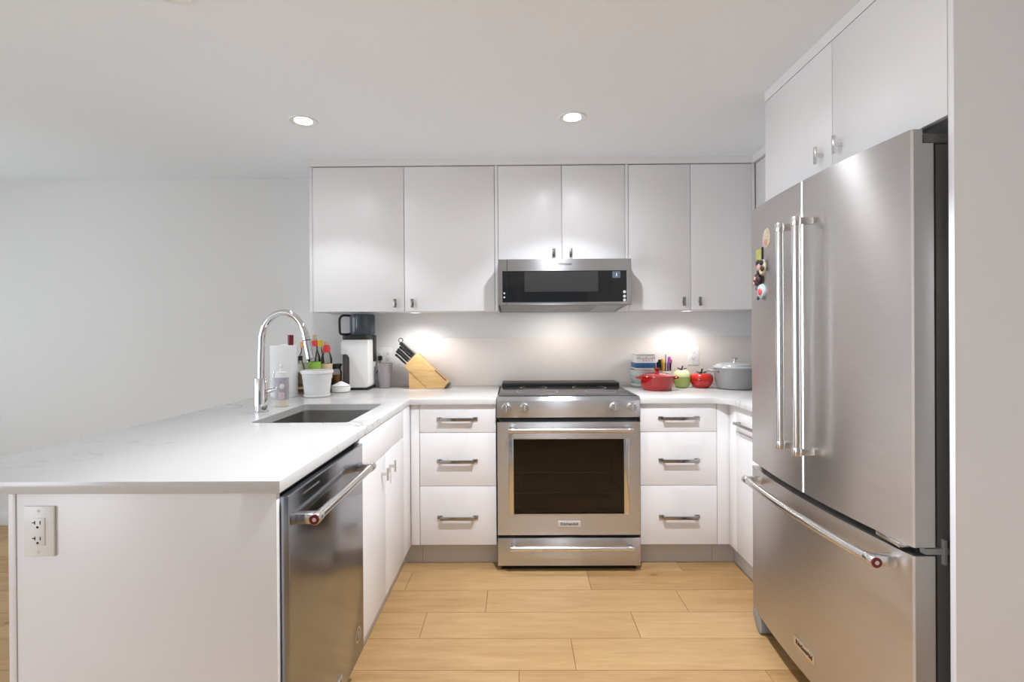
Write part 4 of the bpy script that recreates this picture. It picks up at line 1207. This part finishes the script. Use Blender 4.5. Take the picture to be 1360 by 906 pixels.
knife(0.14, 3.140, 0.092, 0.013, 'small black-handled knife, lowest and nearest in the knife block')
knife(0.30, 3.150, 0.104, 0.014, 'black-handled knife second from the bottom of the knife block')
knife(0.46, 3.140, 0.106, 0.015, 'black-handled knife in the middle row of the knife block')
knife(0.62, 3.150, 0.108, 0.016, 'black-handled knife just under the large knife in the block')
knife(0.80, 3.145, 0.122, 0.019, 'large black-handled knife near the top of the knife block')
knife(0.36, 3.195, 0.080, 0.014, 'black-handled knife at the back of the block, lower row')
knife(0.66, 3.195, 0.090, 0.016, 'black-handled knife at the back of the block, upper row')
base = face0.lerp(face1, 0.90)
t = thing('sharpening_steel', 'grey sharpening steel with hanging ring at the top of the knife block', 'sharpening steel', (base.x, 3.165, base.z))
p = Vector((base.x, 3.165, base.z))
MB().tube([p + axis * 0.002, p + axis * 0.010, p + axis * 0.03, p + axis * 0.09, p + axis * 0.118, p + axis * 0.122], [0.006, 0.010, 0.010, 0.012, 0.008, 0.004], 18).build('handle', 'mgrey', t)
q = p + axis * 0.136
ring = [(q.x + 0.013 * math.cos(2 * PI * k / 24), q.y, q.z + 0.013 * math.sin(2 * PI * k / 24)) for k in range(25)]
MB().tube(ring, 0.0032, 10, caps=False).build('hanging_ring', 'dgrey', t)

# ------------------------------------------------------------------ worktop items, right
# stack at the back: two plates, sage bowl, pale bowl, patterned tin with blue band
X, Y = 0.803, 3.180
plate_prof = [(0, 0), (0.055, 0), (0.075, 0.012), (0.082, 0.020), (0.083, 0.0225), (0.080, 0.022), (0.054, 0.004), (0, 0.004)]
tag(MB().lathe([(0, 0), (0.062, 0), (0.072, 0.008), (0.080, 0.022), (0.0805, 0.025), (0.077, 0.024), (0.060, 0.005), (0, 0.005)], (X - 0.005, Y, Z0), 40).build('serving_plate', 'paleblue'),
    'pale plate at the very bottom of the dish stack behind the red casserole', 'plate')
zb = Z0 + 0.0056
tag(MB().lathe([(0, 0), (0.050, 0), (0.055, 0.004), (0.072, 0.045), (0.077, 0.068), (0.074, 0.068), (0.068, 0.045), (0.05, 0.008), (0, 0.007)], (X, Y, zb), 40).build('serving_bowl', 'sage'),
    'sage green bowl in the dish stack, above the bottom plate', 'bowl')
zb2 = zb + 0.0225
tag(MB().lathe([(0, 0), (0.045, 0), (0.050, 0.004), (0.070, 0.045), (0.0815, 0.082), (0.0785, 0.082), (0.07, 0.045), (0.047, 0.008), (0, 0.007)], (X, Y, zb2), 40).build('serving_bowl', 'paleblue'),
    'pale blue-grey bowl nested on the sage bowl in the dish stack', 'bowl')
zt = zb2 + 0.083
t = thing('storage_box', 'white patterned food box with a dark blue band, on top of the dish stack', 'box', (0.808, 3.175, zt))
BX0, BX1, BY0, BY1 = 0.742, 0.872, 3.115, 3.235
box(BX0 + 0.006, BX1 - 0.004, BY0 + 0.004, BY1 - 0.004, zt, zt + 0.094, 0.004).build('box_body', 'white', t)
box(BX0 + 0.002, BX1, BY0, BY1, zt + 0.012, zt + 0.044, 0.002).build('blue_band', 'blue', t)
m = MB()
for k in range(11):
    xx = BX0 + 0.014 + k * 0.0105
    h = random.uniform(0.006, 0.018)
    m.box(xx, xx + 0.0065, BY0 + 0.0028, BY0 + 0.005, zt + 0.066, zt + 0.066 + h)
m.build('printed_pattern', 'sage', t)
m = MB()
for k in range(4):
    xx = BX0 + 0.05 + k * 0.018
    m.box(xx, xx + 0.008, BY0 + 0.0030, BY0 + 0.005, zt + 0.055, zt + 0.062)
m.build('red_print', 'salmon', t)
box(BX0 + 0.002, BX1 - 0.001, BY0, BY1, zt + 0.0945, zt + 0.100, 0.002).build('lid', 'cream', t)

# pen cup behind the casserole with its pens
X, Y = 0.948, 3.20
t = thing('pen_cup', 'clear cup of pens behind the red casserole', 'cup', (X, Y, Z0))
MB().lathe([(0, 0), (0.040, 0), (0.041, 0.003), (0.048, 0.150), (0.049, 0.152), (0.0465, 0.152), (0.039, 0.005), (0, 0.005)], (X, Y, Z0), 32).build('cup_wall', 'clear', t)
MB().lathe(band(0.0475, 0.068, 0.100), (X, Y, Z0), 32).build('printed_band', 'lab_white', t)
def pen(name, label, dx, dy, dx2, h, r, mat, capmat):
    p0, p1 = Vector((X + dx, Y + dy, Z0 + 0.008)), Vector((X + dx2, Y + dy, Z0 + h))
    t = thing(name, label, 'pen', p0, 'pens in the clear cup')
    d = p1 - p0
    MB().tube([p0, p0 + d * 0.02, p0 + d * 0.72], [r * .5, r, r], 14).build('barrel', mat, t)
    MB().tube([p0 + d * 0.60, p0 + d * 0.97, p1], [r * 1.15, r * 1.1, r * .6], 14).build('cap', capmat, t)
pen('marker_pen', 'thick amber marker standing in the clear cup', -0.012, -0.018, -0.014, 0.178, 0.0095, 'amberpen', 'amberpen')
pen('marker_pen', 'black and white marker leaning left in the clear cup', -0.022, -0.012, -0.032, 0.172, 0.0095, 'grey_text', 'black')
pen('marker_pen', 'purple marker leaning right in the clear cup', 0.016, -0.016, 0.030, 0.190, 0.009, 'purple', 'purple')
pen('marker_pen', 'crimson marker at the right edge of the clear cup', 0.024, -0.002, 0.044, 0.172, 0.008, 'purple', 'crimson')
pen('marker_pen', 'thin grey pen, tallest in the clear cup', 0.008, 0.012, 0.016, 0.205, 0.004, 'mgrey', 'mgrey')

# red enamel casserole
X, Y = 0.847, 3.002
t = thing('casserole', 'round red enamel casserole with lid beside the range', 'casserole pot', (X, Y, Z0))
MB().lathe([(0, 0), (0.078, 0), (0.086, 0.006), (0.097, 0.040), (0.1005, 0.074), (0.1015, 0.078), (0.098, 0.078), (0.092, 0.04), (0.08, 0.012), (0, 0.010)], (X, Y, Z0), 48).build('pot_body', 'red_e', t)
ld = MB().lathe([(0, 0.076), (0.096, 0.0782), (0.1035, 0.0785), (0.1045, 0.083), (0.102, 0.087), (0.085, 0.093), (0.055, 0.101), (0.03, 0.104), (0, 0.105)], (X, Y, Z0), 48).build('lid', 'red_e', t)
MB().lathe([(0, 0.1035), (0.013, 0.1035), (0.010, 0.112), (0.016, 0.122), (0.019, 0.127), (0.018, 0.131), (0, 0.132)], (X, Y, Z0), 28).build('lid_knob', 'red_e', ld)
for s in (-1, 1):
    MB().tube(smooth_path([(X + s * 0.094, Y - 0.034, Z0 + 0.071), (X + s * 0.116, Y - 0.028, Z0 + 0.075), (X + s * 0.124, Y, Z0 + 0.077), (X + s * 0.116, Y + 0.028, Z0 + 0.075), (X + s * 0.094, Y + 0.034, Z0 + 0.071)], 5), 0.0065, 12).build('loop_handle', 'red_e', t)

def leaves(t, X, Y, z, scale, name='leaf'):
    for a, tilt in ((0.2, 0.35), (2.2, 0.3), (4.1, 0.25)):
        mt = Matrix.Rotation(a, 4, 'Z') @ Matrix.Translation((0.012 * scale, 0, 0.003)) @ Matrix.Rotation(-tilt, 4, 'Y')
        MB().ball((X, Y, z), 0.012 * scale, 1.15, 0.5, 0.22, mtx=mt).build(name, 'leaf', t)
    MB().tube([(X, Y, z - 0.002), (X + 0.001, Y, z + 0.008 * scale), (X + 0.006, Y, z + 0.017 * scale)], [0.004 * scale, 0.003 * scale, 0.0035 * scale], 10).build('stem', 'leaf', t)
# green apple pot
X, Y = 1.036, 3.120
t = thing('apple_pot', 'small green apple-shaped ceramic pot with paler lid', 'lidded pot', (X, Y, Z0), 'fruit-shaped lidded pots')
MB().lathe([(0, 0), (0.034, 0), (0.040, 0.004), (0.050, 0.036), (0.0535, 0.062), (0.0535, 0.0655), (0.050, 0.066), (0.046, 0.036), (0, 0.010)], (X, Y, Z0), 40).build('pot_body', 'lime', t)
ld = MB().lathe([(0, 0.064), (0.050, 0.0665), (0.0528, 0.0675), (0.0525, 0.074), (0.049, 0.090), (0.038, 0.104), (0.022, 0.110), (0.010, 0.109), (0, 0.106)], (X, Y, Z0), 40).build('lid', 'lime_l', t)
leaves(ld, X, Y, Z0 + 0.112, 1.35)
# red tomato pot
X, Y = 1.155, 3.110
t = thing('tomato_pot', 'squat red tomato-shaped ceramic pot under the right outlet', 'lidded pot', (X, Y, Z0), 'fruit-shaped lidded pots')
MB().lathe([(0, 0), (0.040, 0), (0.048, 0.003), (0.064, 0.026), (0.0705, 0.045), (0.0705, 0.048), (0.067, 0.048), (0.05, 0.012), (0, 0.010)], (X, Y, Z0), 48, lobes=6, lobe_amp=0.018).build('pot_body', 'tomato', t)
ld = MB().lathe([(0, 0.048), (0.066, 0.0485), (0.0708, 0.0495), (0.071, 0.060), (0.066, 0.076), (0.052, 0.087), (0.032, 0.0905), (0.014, 0.086), (0, 0.082)], (X, Y, Z0), 48, lobes=6, lobe_amp=0.022).build('lid', 'tomato', t)
leaves(ld, X, Y, Z0 + 0.090, 1.6)
# grey Dutch oven
X, Y = 1.336, 3.050
t = thing('dutch_oven', 'large round grey enamel pot with lid in the corner beside the refrigerator', 'casserole pot', (X, Y, Z0))
MB().lathe([(0, 0), (0.096, 0), (0.105, 0.006), (0.115, 0.060), (0.1195, 0.118), (0.121, 0.125), (0.117, 0.125), (0.110, 0.06), (0.095, 0.012), (0, 0.010)], (X, Y, Z0), 56).build('pot_body', 'grey_e', t)
ld = MB().lathe([(0, 0.122), (0.114, 0.1252), (0.1225, 0.1258), (0.1235, 0.132), (0.121, 0.136), (0.112, 0.140), (0.108, 0.148), (0.085, 0.155), (0.045, 0.160), (0, 0.161)], (X, Y, Z0), 56).build('lid', 'grey_el', t)
MB().lathe([(0, 0.160), (0.012, 0.160), (0.008, 0.166), (0.008, 0.174), (0.017, 0.180), (0.018, 0.186), (0.012, 0.190), (0, 0.191)], (X, Y, Z0), 28).build('lid_knob', 'chrome', ld)
for s in (-1, 1):
    MB().tube(smooth_path([(X + s * 0.112, Y - 0.040, Z0 + 0.108), (X + s * 0.146, Y - 0.034, Z0 + 0.112), (X + s * 0.156, Y, Z0 + 0.113), (X + s * 0.146, Y + 0.034, Z0 + 0.112), (X + s * 0.112, Y + 0.040, Z0 + 0.108)], 5), 0.0075, 12).build('loop_handle', 'grey_e', t)
